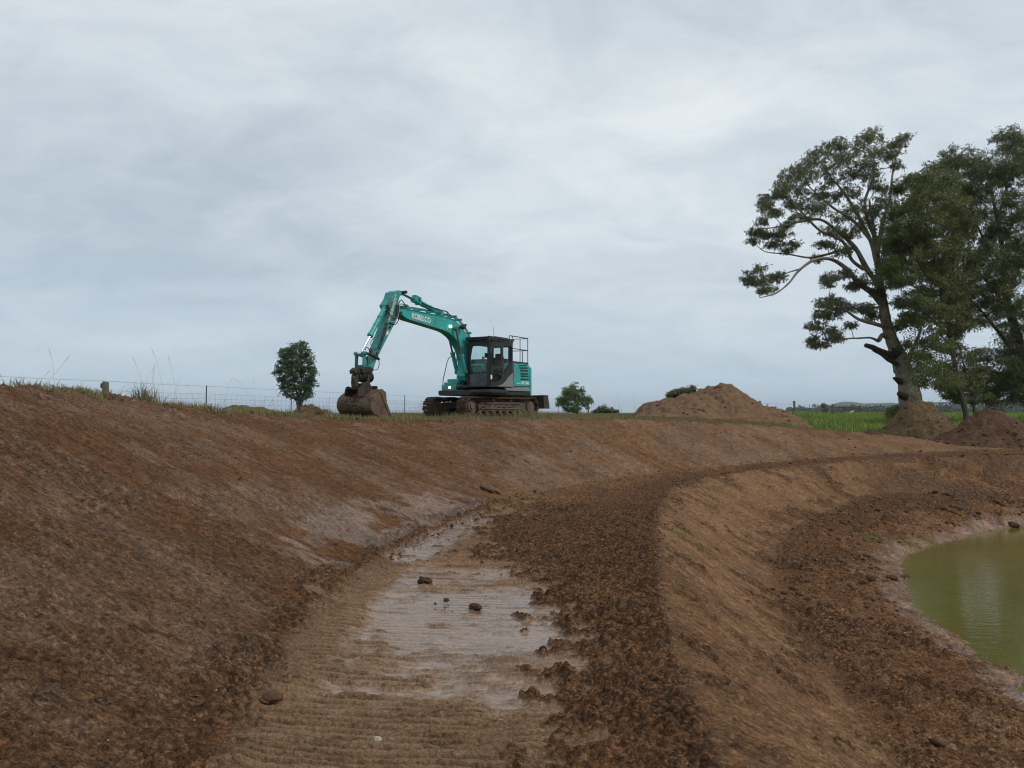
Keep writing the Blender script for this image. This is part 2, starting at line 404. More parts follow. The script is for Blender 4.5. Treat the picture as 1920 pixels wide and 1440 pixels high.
    ph = (Y+.10*(n_m-.5)+.03*X)/.083; tri = np.abs(ph-np.floor(ph)-.5)*2
    prn = ss(.46, .60, fbm(X*2.2, Y*.9, 3, 191)+.25*ss(6, 4, Y))*ss(.02, .1, tB)*ss(.75, .6, tB)*ss(9, 6, Y)
    lane = ss(.12, .0, np.abs(tB-.34+.03*(n_m-.5)))*0
    dz += wB*((br1-.5)*.030+(br2-.5)*.026+(n_f-.5)*.010+prn*.030*(ss(.15, .5, tri)-.5))*(1-.6*clodB)
    dz += clod*np.where((tB < .6) & (T > .1) & (E < 0) & (Y < 8), .55, 1)*(lu1*.040*(.4+1.3*n_m)+lu2*.026+lu3*.05*(wF+toe*.6+.35*wB*ss(.5, .62, n_m))+(n_f-.5)*.014+(n_s-.5)*.02)
    dz += toe*(.03+.05*(n_m-.3))
    dz += wF*(1-clod)*(lu3*.03+lu2*.02+crumb*.02+(n_f-.5)*.02)
    out = ss(.1, -.5, C)*near
    dz += out*((n_m-.5)*.10+(n_s-.5)*.05)
    rim = ss(.9, .0, np.abs(C+.15))*ss(-2, -4.4, X)     # rough windrow left on the crest, taller to the left
    dz += rim*(.05*lumps(X+.3*n_s, Y+.3*n_m, .5, 87, .7)+.045*lu1+.03*lu2+.03*(n_s-.5)-.045)
    # standing water is flat
    wetc = wB*(1-clodB)*.92*np.exp(-((Y-6.4)/1.45)**4)*ss(.08, .3, tB)*ss(1.0, .84, tB)
    wetc = np.maximum(wetc, wB*(1-clodB)*ss(.32, .08, tB)*ss(8.2, 8.8, Y)*ss(13.2, 12.2, Y)*.95)
    wetc = np.maximum(wetc, wB*(1-clodB)*.72*ss(3.8, 4.8, Y)*ss(9.5, 8, Y)*ss(.05, .2, tB))
    wetc = np.maximum(wetc, wA*.98*ss(-1.7, -.5, T)*ss(6.4, 8.6, Y)*ss(14.3, 12.5, Y)*ss(.38, .64, st1*.5+.6*n_m))
    wetc = np.maximum(wetc, wA*.42*ss(.48, .66, st1)*ss(.4, .6, n_l)*(X < 2)*ss(6.5, 9, Y))
    wetc = np.maximum(wetc, wF*.6*ss(-1.0, -.1, S)*(S < 0))
    wp = fbm(X*1.7+5, Y*2.6, 5, 197, .6); wn = .12*br1+.30*br2+.46*wp+.12*n_s
    wn = np.where(wA > .5, .45*st2+.3*st3+.25*n_m, wn)
    wet = ss(-.02, .30, wetc*.72+wn+.20*(n_s-.5)+.20*(n_f-.5)+.25*(fbm(X*5, Y*16, 4, 221, .6)-.5)-.81)*ss(.05, .5, wetc)
    wet = np.maximum(wet, ss(.26, .02, np.abs(S+.7*(n_m-.5)+.15*n_s)) * .48*(near))
    wet = wet*np.where(wA > .5, .55, 1.0)
    dz *= (1-.82*np.clip(wet, 0, 1)*(wB > .5))
    dz -= .02*wet*(wB > .5)
    fade = ss(60, 35, rr.ravel())
    z = z+dz*fade+(fbm(X*.12, Y*.12, 3, 97)-.5)*.25*ss(6, 14, -C)*(1-out*0)*ss(34, 60, rr.ravel())
    # ---- colour masks
    lil = np.clip(.55*wA*ss(.50, .62, n_l*.6+n_m*.4)+wA*ss(.46, .62, .35*st1+.2*n_l+.25*st2+.2*n_m)*(.45+.9*ss(.35, .65, n_s))+.35*wA*ss(8, 5, Y)*ss(.42, .62, n_m), 0, 1)
    tan = wA*ss(-1.5, 4, X)*ss(-.1, .6, st1*.6+.4*n_l-.2)*.85 + wA*.45*ss(.47, .62, .35*st1+.3*st2+.35*n_m)
    tan = tan + wB*(1-clodB)*.95*(.35+.65*ss(.35, .6, .5*br1+.5*n_s)) + wD*(.50+.5*ss(.36, .62, se1*.6+n_m*.4))*(1-.5*clodF)*(1-.5*ss(10, 5, Y)*ss(-.9, .0, -E)) + wF*(1-clodF)*.75*ss(.3, .6, n_m)
    lil = np.clip(lil+(wF+wD)*ss(9, 12, X)*ss(.5, .62, n_m*.5+n_l*.5)*.8+wF*.45*ss(.45, .65, n_l)*ss(9, 5, Y)+wD*.15, 0, 1)
    tan = np.clip(tan, 0, 1)
    org = wB*ss(11, 14, Y)*ss(21, 16, Y)*ss(.55, .2, tB)*.7+wA*ss(13.5, 14.5, Y)*ss(.85, 1, tA)*ss(4, 1, X)*.5
    org = org+np.exp(-((X-13.0)/3.0)**2-((Y-25.4)/1.3)**2)*ss(.35, .6, se2*.5+n_m*.5)*1.0+wD*.35*ss(.4, .65, se1*.6+se2*.4)
    dark = np.clip(clod*(.62+.5*ss(.35, .6, n_m))*(1-.45*ss(.52, .68, fbm(X*.9, Y*.7, 4, 211)))+.6*wA*ss(11, 4.5, Y)*(1-.6*lil)+.35*wA*ss(.5, .35, n_l)+.35*wD*ss(9, 4, Y)*ss(.3, .6, n_m)+.3*wD*ss(9, 13, X), 0, 1)
    grn = ss(-.1, -1.0, C+.9*(n_m-.5))*(.75+.25*ss(.4, .6, n_s))
    fld = ss(.30, .36, X/np.maximum(Y, .1))*(Y > 5)*ss(-1.8, -3.0, C+1.5*(n_m-.5))
    fld = np.maximum(fld, ss(45, 80, rr.ravel()))
    V = np.stack([X, Y, z.astype(np.float32)], 1)
    i = np.arange(nR-1)[:, None]; j = np.arange(nT)[None, :]; j2 = (j+1) % nT
    Fc = np.stack([i*nT+j, i*nT+j2, (i+1)*nT+j2, (i+1)*nT+j], -1).reshape(-1, 4)[:, ::-1]
    me = np_mesh('ground', V, Fc, True)
    for nm, a in (('wet', wet), ('lil', lil), ('tan', tan), ('org', org), ('dark', dark), ('grn', grn), ('fld', fld), ('bench', wB*(1-clodB)), ('speck', wA+wF+wD), ('pad', prn*wB*(1-clodB)*(Y < 9)*ss(.25, .6, tri+.5*(n_s-.5))), ('grv', prn*wB*(1-clodB)*(Y < 9)*ss(.22, .08, tri+.4*(n_s-.5)))):
        fattr(me, nm, np.clip(a, 0, 1))
    onD = (E > -.15) & (F < .4); fattr(me, 'us', np.where(onD, sE+E*.35, sT)); fattr(me, 'ut', np.where(onD, E, T)); fattr(me, 'scr', np.clip(wA+wD*1.2, 0, 1)*near)
    return me
def ground_material():
    m = bpy.data.materials.new('ground_soil'); m.use_nodes = True; t = NT(m.node_tree)
    pos = t.n('ShaderNodeNewGeometry').outputs['Position']
    A = t.attr
    big = t.noise(pos, .8, 6, .6); mid = t.noise(pos, 5, 7, .65); fin = t.noise(pos, 38, 6, .7); gr = t.noise(pos, 150, 3, .7)
    brown = t.mix(t.ramp(mid, [(.3, 0), (.7, 1)]), (.122, .055, .023), (.208, .104, .048))
    c = t.mix(t.math('MULTIPLY', A('tan'), .85), brown, t.mix(t.ramp(mid, [(.3, 0), (.7, 1)]), (.225, .122, .060), (.37, .222, .118)))
    c = t.mix(t.math('MULTIPLY', A('bench'), .5), c, (.275, .180, .112))
    bl_ = t.ramp(t.noise(t.mapping(pos, (2.6, 30, 1)), 1.0, 6, .66), [(.30, .42), (.40, .95), (.60, 1.0), (.75, 1.25)]); c = t.mix(A('bench'), c, t.mix(1.0, c, bl_, 'MULTIPLY'))
    c = t.mix(t.math('MULTIPLY', A('lil'), .5), c, t.mix(fin, (.175, .115, .082), (.28, .195, .145)))
    c = t.mix(t.math('MULTIPLY', A('org'), .7), c, (.30, .16, .075))
    rust = t.ramp(t.noise(t.mapping(pos, (1.2, 6, 1)), 1.3, 7, .7), [(.5, 0), (.66, 1)])
    c = t.mix(t.math('MULTIPLY', t.math('MULTIPLY', A('bench'), rust), .5), c, (.15, .068, .026))
    c = t.mix(t.math('MULTIPLY', A('dark'), .66), c, t.mix(t.ramp(fin, [(.36, 0), (.64, 1)]), (.042, .022, .012), (.155, .086, .046)))
    # dead grass and green ground cover out on the flat land
    gcol = t.mix(t.ramp(t.noise(pos, 3, 6, .7), [(.4, 0), (.62, 1)]), (.11, .07, .032), (.11, .115, .035))
    c = t.mix(A('grn'), c, gcol)
    far_ = t.n('ShaderNodeMapRange', {0: t.n('ShaderNodeVectorMath', {0: pos}, operation='LENGTH').outputs['Value'], 1: 350.0, 2: 1100.0}).outputs[0]
    fcol = t.mix(t.ramp(t.noise(pos, .5, 7, .65), [(.4, 0), (.62, 1)]), (.075, .125, .022), (.13, .19, .035))
    fcol = t.mix(far_, fcol, t.mix(t.ramp(t.noise(pos, .012, 7, .7), [(.42, 0), (.6, 1)]), (.028, .040, .024), (.07, .085, .035)))
    c = t.mix(A('fld'), c, fcol)
    v = t.math('ADD', t.math('MULTIPLY', fin, .8), t.math('MULTIPLY', gr, .5))
    c = t.mix(1.0, c, t.ramp(v, [(.38, .45), (.62, 1.0), (.9, 1.55)]), 'MULTIPLY')
    flk = t.ramp(t.noise(t.mapping(pos, (9, 26, 14)), 1.0, 6, .72), [(.36, .62), (.5, 1.0), (.66, 1.45)]); c = t.mix(A('speck'), c, t.mix(1.0, c, flk, 'MULTIPLY'))
    crm = t.noise(pos, 17, 6, .75); c = t.mix(1.0, c, t.ramp(crm, [(.34, .55), (.46, 1.0), (.62, 1.0), (.72, 1.3)]), 'MULTIPLY')
    c = t.mix(1.0, c, t.ramp(big, [(.3, .84), (.7, 1.12)]), 'MULTIPLY')
    # pale chips of stone and straw
    vo = t.n('ShaderNodeTexVoronoi', {'Scale': 16.0, 'Randomness': 1.0}); t.t.links.new(pos, vo.inputs['Vector'])
    chip = t.math('MULTIPLY', t.math('LESS_THAN', vo.outputs['Distance'], .085), t.math('GREATER_THAN', t.n('ShaderNodeSeparateColor', {0: vo.outputs['Color']}).outputs[0], .83))
    c = t.mix(t.math('MULTIPLY', t.math('MULTIPLY', chip, A('speck')), .75), c, (.55, .46, .36))
    # crumbs: every crumb of soil has its own tone; scrape lines run down the slopes
    wp_ = t.n('ShaderNodeVectorMath', {0: pos, 1: t.n('ShaderNodeVectorMath', {0: t.n('ShaderNodeTexNoise', {'Scale': 12.0, 'Detail': 2.0}).outputs['Color'], 3: .05}, operation='SCALE').outputs[0]}, operation='ADD').outputs[0]
    cr_h = []
    for sc_, lo, hi in ((34.0, .66, 1.34), (78.0, .66, 1.36)):
        vr = t.n('ShaderNodeTexVoronoi', {'Scale': sc_}); t.t.links.new(wp_, vr.inputs['Vector'])
        rnd_ = t.n('ShaderNodeSeparateColor', {0: vr.outputs['Color']}).outputs[0]; cr_h.append(vr.outputs['Distance'])
        if sc_ < 40: c = t.mix(A('dark'), c, t.mix(1.0, c, t.ramp(rnd_, [(0.0, .72), (.55, .97), (1.0, 1.30)]), 'MULTIPLY'))
        c = t.mix(t.math('SUBTRACT', 1.0, t.math('MAXIMUM', t.math('MULTIPLY', A('bench'), .6), t.math('MULTIPLY', A('scr'), .62))), c, t.mix(1.0, c, t.ramp(rnd_, [(0.0, lo), (.6, 1.0), (1.0, hi)]), 'MULTIPLY'))
    uv_ = t.n('ShaderNodeCombineXYZ', {0: A('us'), 1: A('ut'), 2: 0.0}).outputs[0]
    sc1 = t.noise(t.mapping(uv_, (15, 1.6, 1)), 1.0, 7, .68); sc2 = t.noise(t.mapping(uv_, (52, 7, 1)), 1.0, 4, .7)
    c = t.mix(A('scr'), c, t.mix(1.0, c, t.mix(1.0, t.ramp(sc1, [(.36, .68), (.44, .97), (.56, 1.0), (.68, 1.22)]), t.ramp(sc2, [(.33, .70), (.45, 1.0), (.7, 1.14)]), 'MULTIPLY'), 'MULTIPLY'))
    c = t.mix(t.math('MULTIPLY', A('pad'), .3), c, (.36, .235, .13)); c = t.mix(t.math('MULTIPLY', A('grv'), .5), c, (.075, .042, .022))
    wetm = A('wet')
    c = t.mix(t.math('MULTIPLY', wetm, .55), c, t.mix(1.0, c, (.62, .58, .55), 'MULTIPLY'))
    rg = t.n('ShaderNodeMapRange', {0: t.math('MAXIMUM', wetm, t.math('MULTIPLY', A('pad'), .45)), 3: .85, 4: .11}).outputs[0]
    rg = t.math('ADD', rg, t.math('MULTIPLY', t.math('SUBTRACT', mid, .5), .3), clamp=True)
    hgt = t.math('ADD', t.math('SUBTRACT', t.math('MULTIPLY', t.math('MULTIPLY', sc1, A('scr')), .5), t.math('MULTIPLY', t.math('ADD', cr_h[0], t.math('MULTIPLY', cr_h[1], .5)), .30)), t.math('MULTIPLY', mid, .35))
    hgt = t.math('ADD', hgt, t.math('ADD', t.math('MULTIPLY', fin, .30), t.math('MULTIPLY', gr, .12)))
    bd = t.n('ShaderNodeMapRange', {0: wetm, 3: .085, 4: .004}).outputs[0]
    bp_ = t.n('ShaderNodeBump', {'Strength': 1.0, 'Distance': bd, 'Height': hgt})
    b = t.n('ShaderNodeBsdfPrincipled', {'Base Color': c, 'Roughness': rg, 'Normal': bp_.outputs[0], 'Specular IOR Level': t.math('ADD', .10, t.math('MULTIPLY', wetm, .8))})
    t.t.links.new(b.outputs[0], t.n('ShaderNodeOutputMaterial').inputs[0])
    return m
ground = tag(link('ground', build_ground(), ground_material()), kind='structure')

# ------------------------------------------------------------------ the pond
wm = bpy.data.materials.new('pond_water'); wm.use_nodes = True; t = NT(wm.node_tree)
pos = t.n('ShaderNodeNewGeometry').outputs['Position']
wc = t.mix(t.ramp(t.noise(pos, .35, 4, .6), [(.35, 0), (.65, 1)]), (.102, .092, .022), (.132, .117, .032))
rip = t.math('ADD', t.noise(t.mapping(pos, (2.2, 5, 1)), 1.6, 4, .6), t.math('MULTIPLY', t.noise(pos, 12, 3, .5), .15))
bn = t.n('ShaderNodeBump', {'Strength': 1.0, 'Distance': .005, 'Height': rip})
b = t.n('ShaderNodeBsdfPrincipled', {'Base Color': wc, 'Roughness': .03, 'IOR': 1.45, 'Normal': bn.outputs[0]})
t.t.links.new(b.outputs[0], t.n('ShaderNodeOutputMaterial').inputs[0])
SHc = CURVES[4]
mb = MB(); cx, cy = 16.0, 6.0
P = [(cx+(p[0]-cx)*1.05, cy+(p[1]-cy)*1.05, WATER) for p in SHc]
mb.add(P, [tuple(range(len(P)))])
tag(mb.build('pond_water', wm, smooth=False), kind='structure')
# ------------------------------------------------------------------ excavator
G0 = 1.46
OX, OY = -1.05, 30.0
def frame(deg):
    b = R(deg); return Vector((-math.cos(b), -math.sin(b), 0)), Vector((math.sin(b), -math.cos(b), 0))
F_, L_ = frame(59); UP = Vector((0, 0, 1))
def zp(k, x, y):   # which close-up of the photo, and a point in it
    ox, oy, s = {1: (600, 520, 4), 2: (600, 640, 9), 3: (780, 620, 7.111), 6: (660, 530, 8), 4: (1370, 220, 2.25), 0: (0, 0, 1)}[k]
    return ox+x/s, oy+y/s
def U(u, v, z): return Vector((OX, OY, G0))+F_*u+L_*v+UP*z      # z above the ground it stands on
def on_v(k, x, y, v):    # the point of the machine's plane v that is seen there
    px, py = zp(k, x, y); q = (px-960)/FOC
    a = OX+v*L_.x; c = OY+v*L_.y
    u = (q*c-a)/(F_.x-q*F_.y); Y = c+u*F_.y
    return Vector((a+u*F_.x, Y, EYE+(HOR-py)/FOC*Y))
def on_u(k, x, y, u):
    px, py = zp(k, x, y); q = (px-960)/FOC
    a = OX+u*F_.x; c = OY+u*F_.y
    v = (q*c-a)/(L_.x-q*L_.y); Y = c+v*L_.y
    return Vector((a+v*L_.x, Y, EYE+(HOR-py)/FOC*Y))
TEAL = mat('teal_paint', (.026, .35, .325), .38, 0, .12, 3, dirt=.24, dirtcol=(.10, .085, .06))
TEALW = mat('worn_teal_paint', (.03, .285, .26), .5, 0, .2, 6, dirt=.42, dirtcol=(.075, .055, .04))
BLK = mat('black_paint', (.018, .019, .022), .42, 0, .25, 5, dirt=.12)
DSTL = mat('dark_greasy_steel', (.020, .018, .016), .62, .1, .4, 8, .004, 30, dirt=.36, dirtcol=(.075, .048, .03))
CHR = mat('chrome_rod', (.78, .80, .82), .12, 1.0, .02)
RUB = mat('black_rubber', (.014, .014, .015), .6, 0, .2)
GREYP = mat('grey_decal', (.22, .21, .20), .5, 0, .08)
WHT = mat('white_lettering', (.72, .74, .72), .5, 0, .05)
BUCK = mat('muddy_bucket_steel', (.125, .076, .048), .68, 0, .3, 5, .012, 26, dirt=.38, dirtcol=(.042, .022, .013))
MUD = mat('caked_mud', (.085, .054, .034), .9, 0, .45, 9, .03, 30, dirt=.3, dirtcol=(.045, .027, .018))
TFR = mat('muddy_track_frame', (.12, .082, .054), .75, 0, .35, 5, .008, 30, dirt=.3, dirtcol=(.05, .033, .022))
SEATM = mat('seat_fabric', (.03, .032, .035), .8)
def emis(name, col, s):
    m = bpy.data.materials.new(name); m.use_nodes = True; t = NT(m.node_tree)
    b = t.n('ShaderNodeBsdfPrincipled', {'Base Color': (.8, .8, .75, 1), 'Roughness': .2, 'Emission Color': (*col, 1), 'Emission Strength': s})
    t.t.links.new(b.outputs[0], t.n('ShaderNodeOutputMaterial').inputs[0]); return m
LAMP = emis('lit_lamp_lens', (1, .97, .88), 1.6)
def glass():
    m = bpy.data.materials.new('tinted_cab_glass'); m.use_nodes = True; t = NT(m.node_tree)
    tr = t.n('ShaderNodeBsdfTransparent', {'Color': (.92, .985, .975, 1)})
    gl = t.n('ShaderNodeBsdfGlossy', {'Color': (.9, .95, .95, 1), 'Roughness': .03})
    dst = t.n('ShaderNodeBsdfDiffuse', {'Color': (.32, .31, .28, 1)})
    pos = t.n('ShaderNodeNewGeometry').outputs['Position']
    fr = t.math('MULTIPLY', t.math('POWER', t.n('ShaderNodeLayerWeight', {0: .5}).outputs['Facing'], 4.0), .45)
    a = t.n('ShaderNodeMixShader', {0: t.math('ADD', t.math('MULTIPLY', fr, 1.0), .03)}); t.t.links.new(tr.outputs[0], a.inputs[1]); t.t.links.new(gl.outputs[0], a.inputs[2])
    dn = t.math('MULTIPLY', t.ramp(t.noise(pos, 2.5, 6, .65), [(.35, 0.1), (.7, 1.0)]), .05)
    c = t.n('ShaderNodeMixShader', {0: dn}); t.t.links.new(a.outputs[0], c.inputs[1]); t.t.links.new(dst.outputs[0], c.inputs[2])
    t.t.links.new(c.outputs[0], t.n('ShaderNodeOutputMaterial').inputs[0]); return m
GLS = glass()

EX = empty('excavator', U(0, 0, 0), 'teal tracked excavator with black cab on the bank top, muddy bucket resting on grass', 'excavator')
# boom
bm_near = .10; bm_w = .36
boomP = [(705, 430), (722, 402), (800, 402), (860, 402), (980, 425), (1100, 445), (1270, 482), (1440, 520), (1540, 556), (1600, 610), (1680, 705), (1740, 805), (1772, 925), (1780, 1050),
         (1778, 1200), (1780, 1420), (1770, 1480), (1720, 1470), (1695, 1400), (1702, 1300), (1702, 1200), (1690, 1110), (1655, 1000), (1600, 905), (1530, 812), (1450, 748), (1380, 716), (1200, 660), (1000, 598), (860, 556), (800, 527), (750, 480)]
mb = MB(); mb.prism([on_v(6, x, y, bm_near) for x, y in boomP], L_*-bm_w)
boom = mb.build('boom', TEAL, EX, bevel=.012)
mb = MB()    # flange plates standing a little proud along the lower and upper edges, lamp bracket
for a, b in (((860, 402), (1440, 520)), ((1440, 520), (1560, 566))):
    p, q = on_v(6, *a, bm_near+.015), on_v(6, *b, bm_near+.015); mb.tube([p, q], .012, 6)
mb.build('edge_weld', TEAL, boom)
def letters(body, pl, pr, ptop, nrm, parent, m, weight=.0, name='lettering'):
    V, Fc = text2d(body, 1.0, .004, weight)
    xs = [v[0] for v in V]; ys = [v[1] for v in V]; x0, x1, y0, y1 = min(xs), max(xs), min(ys), max(ys)
    ex = (pr-pl)/(x1-x0); ey = (ptop-pl)/(y1-y0)
    mb = MB(); mb.add([pl+ex*(v[0]-x0)+ey*(v[1]-y0)+nrm*v[2] for v in V], Fc)
    return mb.build(name, m, parent, smooth=False)
vv = bm_near+.006
letters('KOBELCO', on_v(6, 895, 533, vv), on_v(6, 1178, 612, vv), on_v(6, 898, 447, vv), L_, boom, WHT, .028)
# pins and bosses on the boom
mb = MB()
c = on_v(6, 1550, 676, -.08); mb.cyl(c-L_*.42, c+L_*.40, .045, 14); mb.cyl(c+L_*.30, c+L_*.42, .085, 16); mb.cyl(c-L_*.42, c-L_*.30, .085, 16)
mb.build('boom_pin', DSTL, boom)
mb = MB(); c = on_v(6, 1465, 658, bm_near); mb.cyl(c, c+L_*.07, .058, 16); mb.build('work_lamp', LAMP, boom)
for x, y in ((1350, 668), (1374, 548), (1430, 700)):
    c = on_v(6, x, y, bm_near); mb = MB(); mb.cyl(c, c+L_*.02, .018, 10); mb.build('plug', WHT, boom)
# arm
an = .12; aw = .40
armP = [(562, 138), (628, 128), (700, 113), (735, 120), (750, 150), (740, 185), (716, 215), (702, 262), (702, 470), (690, 530), (636, 625), (520, 850), (450, 990), (392, 1105), (372, 1150), (345, 1230), (325, 1290), (290, 1300), (268, 1260), (290, 1200), (330, 1090), (400, 900), (505, 600), (522, 480), (500, 400), (470, 335), (500, 290), (535, 230)]
armP = [(x+ (78 if i in (0, 1) or i > 18 else 0)*(1 if i != 1 else .5)*(.55 if i in (19, 20, 21, 22, 23) else 1), y) for i, (x, y) in enumerate(armP)]
mb = MB(); mb.prism([on_v(6, x, y, an) for x, y in armP], L_*-aw)
arm = mb.build('arm', TEALW, EX, bevel=.012)
letters('PERFORMANCE', on_v(6, 556, 590, an+.004), on_v(6, 668, 185, an+.004), on_v(6, 538, 583, an+.004), L_, arm, WHT, .0)
letters('X DESIGN', on_v(6, 584, 560, an+.004), on_v(6, 672, 240, an+.004), on_v(6, 566, 553, an+.004), L_, arm, WHT, .0)
for x, y, r in ((722, 150, .052), (640, 470, .07)):
    mb = MB(); c = on_v(6, x, y, -.08); mb.cyl(c-L_*.26, c+L_*.27, r, 18); mb.build('arm_pin', DSTL, arm)
mb = MB()
for x, y in ((490, 690), (440, 850), (402, 985), (500, 620), (560, 668), (372, 1055)):
    c = on_v(6, x, y, an); mb.box(c+L_*.02, F_*.022, UP*.03, L_*.022)
for k in range(4):   # pipes running down the arm face
    o = k*14; mb.tube([on_v(6, 500+o, 600, an+.03), on_v(6, 430+o, 850, an+.03), on_v(6, 372+o, 1000, an+.03)], .011, 6)
mb.build('pipe_clamp', DSTL, arm)
mb = MB(); P = [on_v(6, x, y, an+.003) for x, y in ((520, 735), (552, 718), (545, 775), (510, 795))]; mb.prism(P, L_*.003); mb.build('warning_label', WHT, arm, smooth=False)
def ram(name, a, b, rb, rr, frac, parent, mbar=TEAL, collar=1.25, mrod=None):
    """a: barrel end, b: rod end"""
    a, b = Vector(a), Vector(b); d_ = (b-a); n_ = d_.normalized(); c = a+d_*frac
    mb = MB(); mb.tube([a, a+n_*.06, a+n_*.061, c-n_*.10, c-n_*.099, c], [rb*.75, rb*.75, rb, rb, rb*collar, rb*collar], 18)
    mb.cyl(a-L_*rb*1.1, a+L_*rb*1.1, rb*.95, 14)
    for q in (.33, .62): mb.cyl(a+d_*frac*q-n_*.02, a+d_*frac*q+n_*.02, rb*1.12, 16)
    o = mb.build(name, mbar, parent)
    mb = MB(); mb.cyl(c-n_*.05, b, rr, 14); mb.cyl(b-L_*rb, b+L_*rb, rb*.85, 14); mb.build('rod', mrod or CHR, o)
    return o
ac = ram('arm_cylinder', on_v(6, 1300, 445, -.08), on_v(6, 735, 158, -.08), .088, .042, .70, EX, mrod=mat('teal_rod', (.05, .17, .15), .4, .4, .15))
mb = MB()     # valve block and hard pipes on the arm cylinder
c = on_v(6, 965, 262, -.08); n_ = (on_v(6, 735, 158, -.08)-on_v(6, 1300, 445, -.08)).normalized()
mb.box(c+UP*.07, n_*.13, L_*.09, UP*.06); mb.box(c-n_*.1, n_*.05, L_*.11, UP*.12)
mb.tube([on_v(6, 1010, 240, -.02), on_v(6, 1060, 290, -.02), on_v(6, 1240, 385, -.02)], .017, 8)
c = on_v(6, 1310, 450, -.08); mb.box(c-UP*.03, F_*.10, L_*.12, UP*.10)
mb.build('valve_block', TEALW, ac)
ROD = mat('dusty_rod', (.16, .10, .075), .5, .2, .2)
ram('boom_cylinder', on_v(3, 655, 545, .22), on_v(6, 1556, 690, .22), .072, .036, .40, EX, mrod=ROD)
ram('boom_cylinder', on_v(3, 548, 555, -.38), on_v(6, 1425, 700, -.38), .072, .036, .47, EX, mrod=ROD)
bc = ram('bucket_cylinder', on_v(6, 490, 385, -.08), on_v(6, 128, 1062, -.08), .078, .045, .62, EX, mbar=TEAL)
# link under the arm
mb = MB()
pinA = on_v(6, 128, 1062, -.08); mb.cyl(pinA-L_*.24, pinA+L_*.24, .06, 16)
low = on_v(6, 120, 1290, -.08)
for sgn in (-1, 1):
    o = L_*(.155*sgn); P = pinA+o; Q = low+o; w_ = F_*.055
    mb.hexa([P-w_-L_*.03, P+w_-L_*.03, Q+w_*.8-L_*.03, Q-w_*.8-L_*.03, P-w_+L_*.03, P+w_+L_*.03, Q+w_*.8+L_*.03, Q-w_*.8+L_*.03])
mb.box((pinA+low)/2-UP*.17, L_*.15, F_*.04, UP*.05); mb.box((pinA+low)/2+UP*.20, L_*.15, F_*.04, UP*.04)
mb.build('bucket_link', TEALW, EX, bevel=.01)
mb = MB(); q = on_v(6, 325, 1150, -.08)
for sgn in (-1, 1):
    o = L_*(.215*sgn); mb.tube([pinA+o, (pinA+q)/2+o+UP*.03, q+o], .045, 10)
mb.build('rocker_link', DSTL, EX)
# tilting hitch
mb = MB()
def slab(mb, k, P, vn_, th): mb.prism([on_v(k, x, y, vn_) for x, y in P], L_*-th)
slab(mb, 2, [(722, 470), (745, 432), (790, 425), (890, 440), (915, 480), (885, 525), (800, 532), (722, 538)], .16, .34)
slab(mb, 2, [(590, 490), (640, 440), (690, 445), (700, 480), (690, 540), (600, 548)], .05, .24)
mb.build('hitch_head', DSTL, EX, bevel=.015)
mb = MB(); c = on_v(2, 735, 600, -.08); mb.cyl(c-F_*.26, c+F_*.30, .150, 22); mb.cyl(c+F_*.26, c+F_*.33, .175, 20); mb.cyl(c-F_*.30, c-F_*.24, .17, 20)
mb.box(c+UP*.10, F_*.20, L_*.17, UP*.10)
mb.build('tilt_drum', BLK, EX, bevel=.006)
mb = MB()
slab(mb, 2, [(628, 552), (660, 548), (685, 640), (675, 720), (655, 785), (628, 785), (618, 700)], .02, .24)
mb.cyl(on_v(2, 560, 600, .02), on_v(2, 600, 760, .02), .07, 12)
mb.build('tilt_cylinder', mat('oily_yellow_steel', (.075, .055, .03), .6, 0, .5, 9, .004, 30, dirt=.5, dirtcol=(.03, .022, .016)), EX, bevel=.015)
mb = MB()
slab(mb, 2, [(700, 692), (800, 690), (815, 570), (840, 575), (848, 700), (862, 750), (888, 780), (885, 810), (860, 830), (780, 870), (725, 850), (705, 790)], .14, .40)
c = on_v(2, 855, 785, -.08); mb.cyl(c-L_*.24, c+L_*.25, .06, 14); c = on_v(2, 600, 800, -.08); mb.cyl(c-L_*.24, c+L_*.24, .05, 14)
mb.build('quick_hitch', DSTL, EX, bevel=.012)
mb = MB(); P = [on_v(2, x, y, .145) for x, y in ((648, 686), (694, 686), (694, 708), (648, 708))]; mb.prism(P, L_*.006); mb.build('rating_plate', WHT, EX, smooth=False)
# bucket: a bent shell between two side plates, with ears on top
bn, bw = .56, 1.36
side = [(985, 850), (920, 900), (872, 960), (850, 1040), (850, 1110), (868, 1175), (920, 1232), (1000, 1268), (1200, 1310), (1206, 1285), (1175, 1215), (1145, 1130), (1112, 1040), (1103, 950), (1098, 862), (1026, 802)]
shell = [on_v(2, x, y, bn) for x, y in side[:9]]
shell = [on_v(2, 1026, 806, bn)]+shell
ctr = on_v(2, 1020, 1060, bn)
inner = [p+(ctr-p).normalized()*.03 for p in shell]
mb = MB(); mb.prism(shell+inner[::-1], L_*-bw)
mb.tube([on_v(2, 870, 1150, bn+.01), on_v(2, 870, 1150, bn+.01)-L_*bw], .014, 6)
bucket = mb.build('bucket', BUCK, EX, bevel=.006)
for v0 in (bn+.002, bn-bw-.025):
    mb = MB(); mb.prism([on_v(2, x, y, bn)+L_*(v0-bn) for x, y in side], L_*.024)
    mb.build('side_plate', BUCK, bucket, bevel=.008)
mb = MB()
mb.prism([on_v(2, x, y, bn)+L_*.028 for x, y in ((985, 850), (1026, 802), (1098, 862), (1103, 950), (1112, 1040), (1145, 1130), (1206, 1288), (1172, 1292), (1105, 1130), (1050, 985), (1010, 880))], L_*.02)
P = [on_v(2, x, y, bn)+L_*.028 for x, y in ((918, 985), (1000, 1000), (995, 1040), (925, 1025))]; mb.prism(P, L_*.008)
mb.build('side_cutter', BUCK, bucket, bevel=.006)
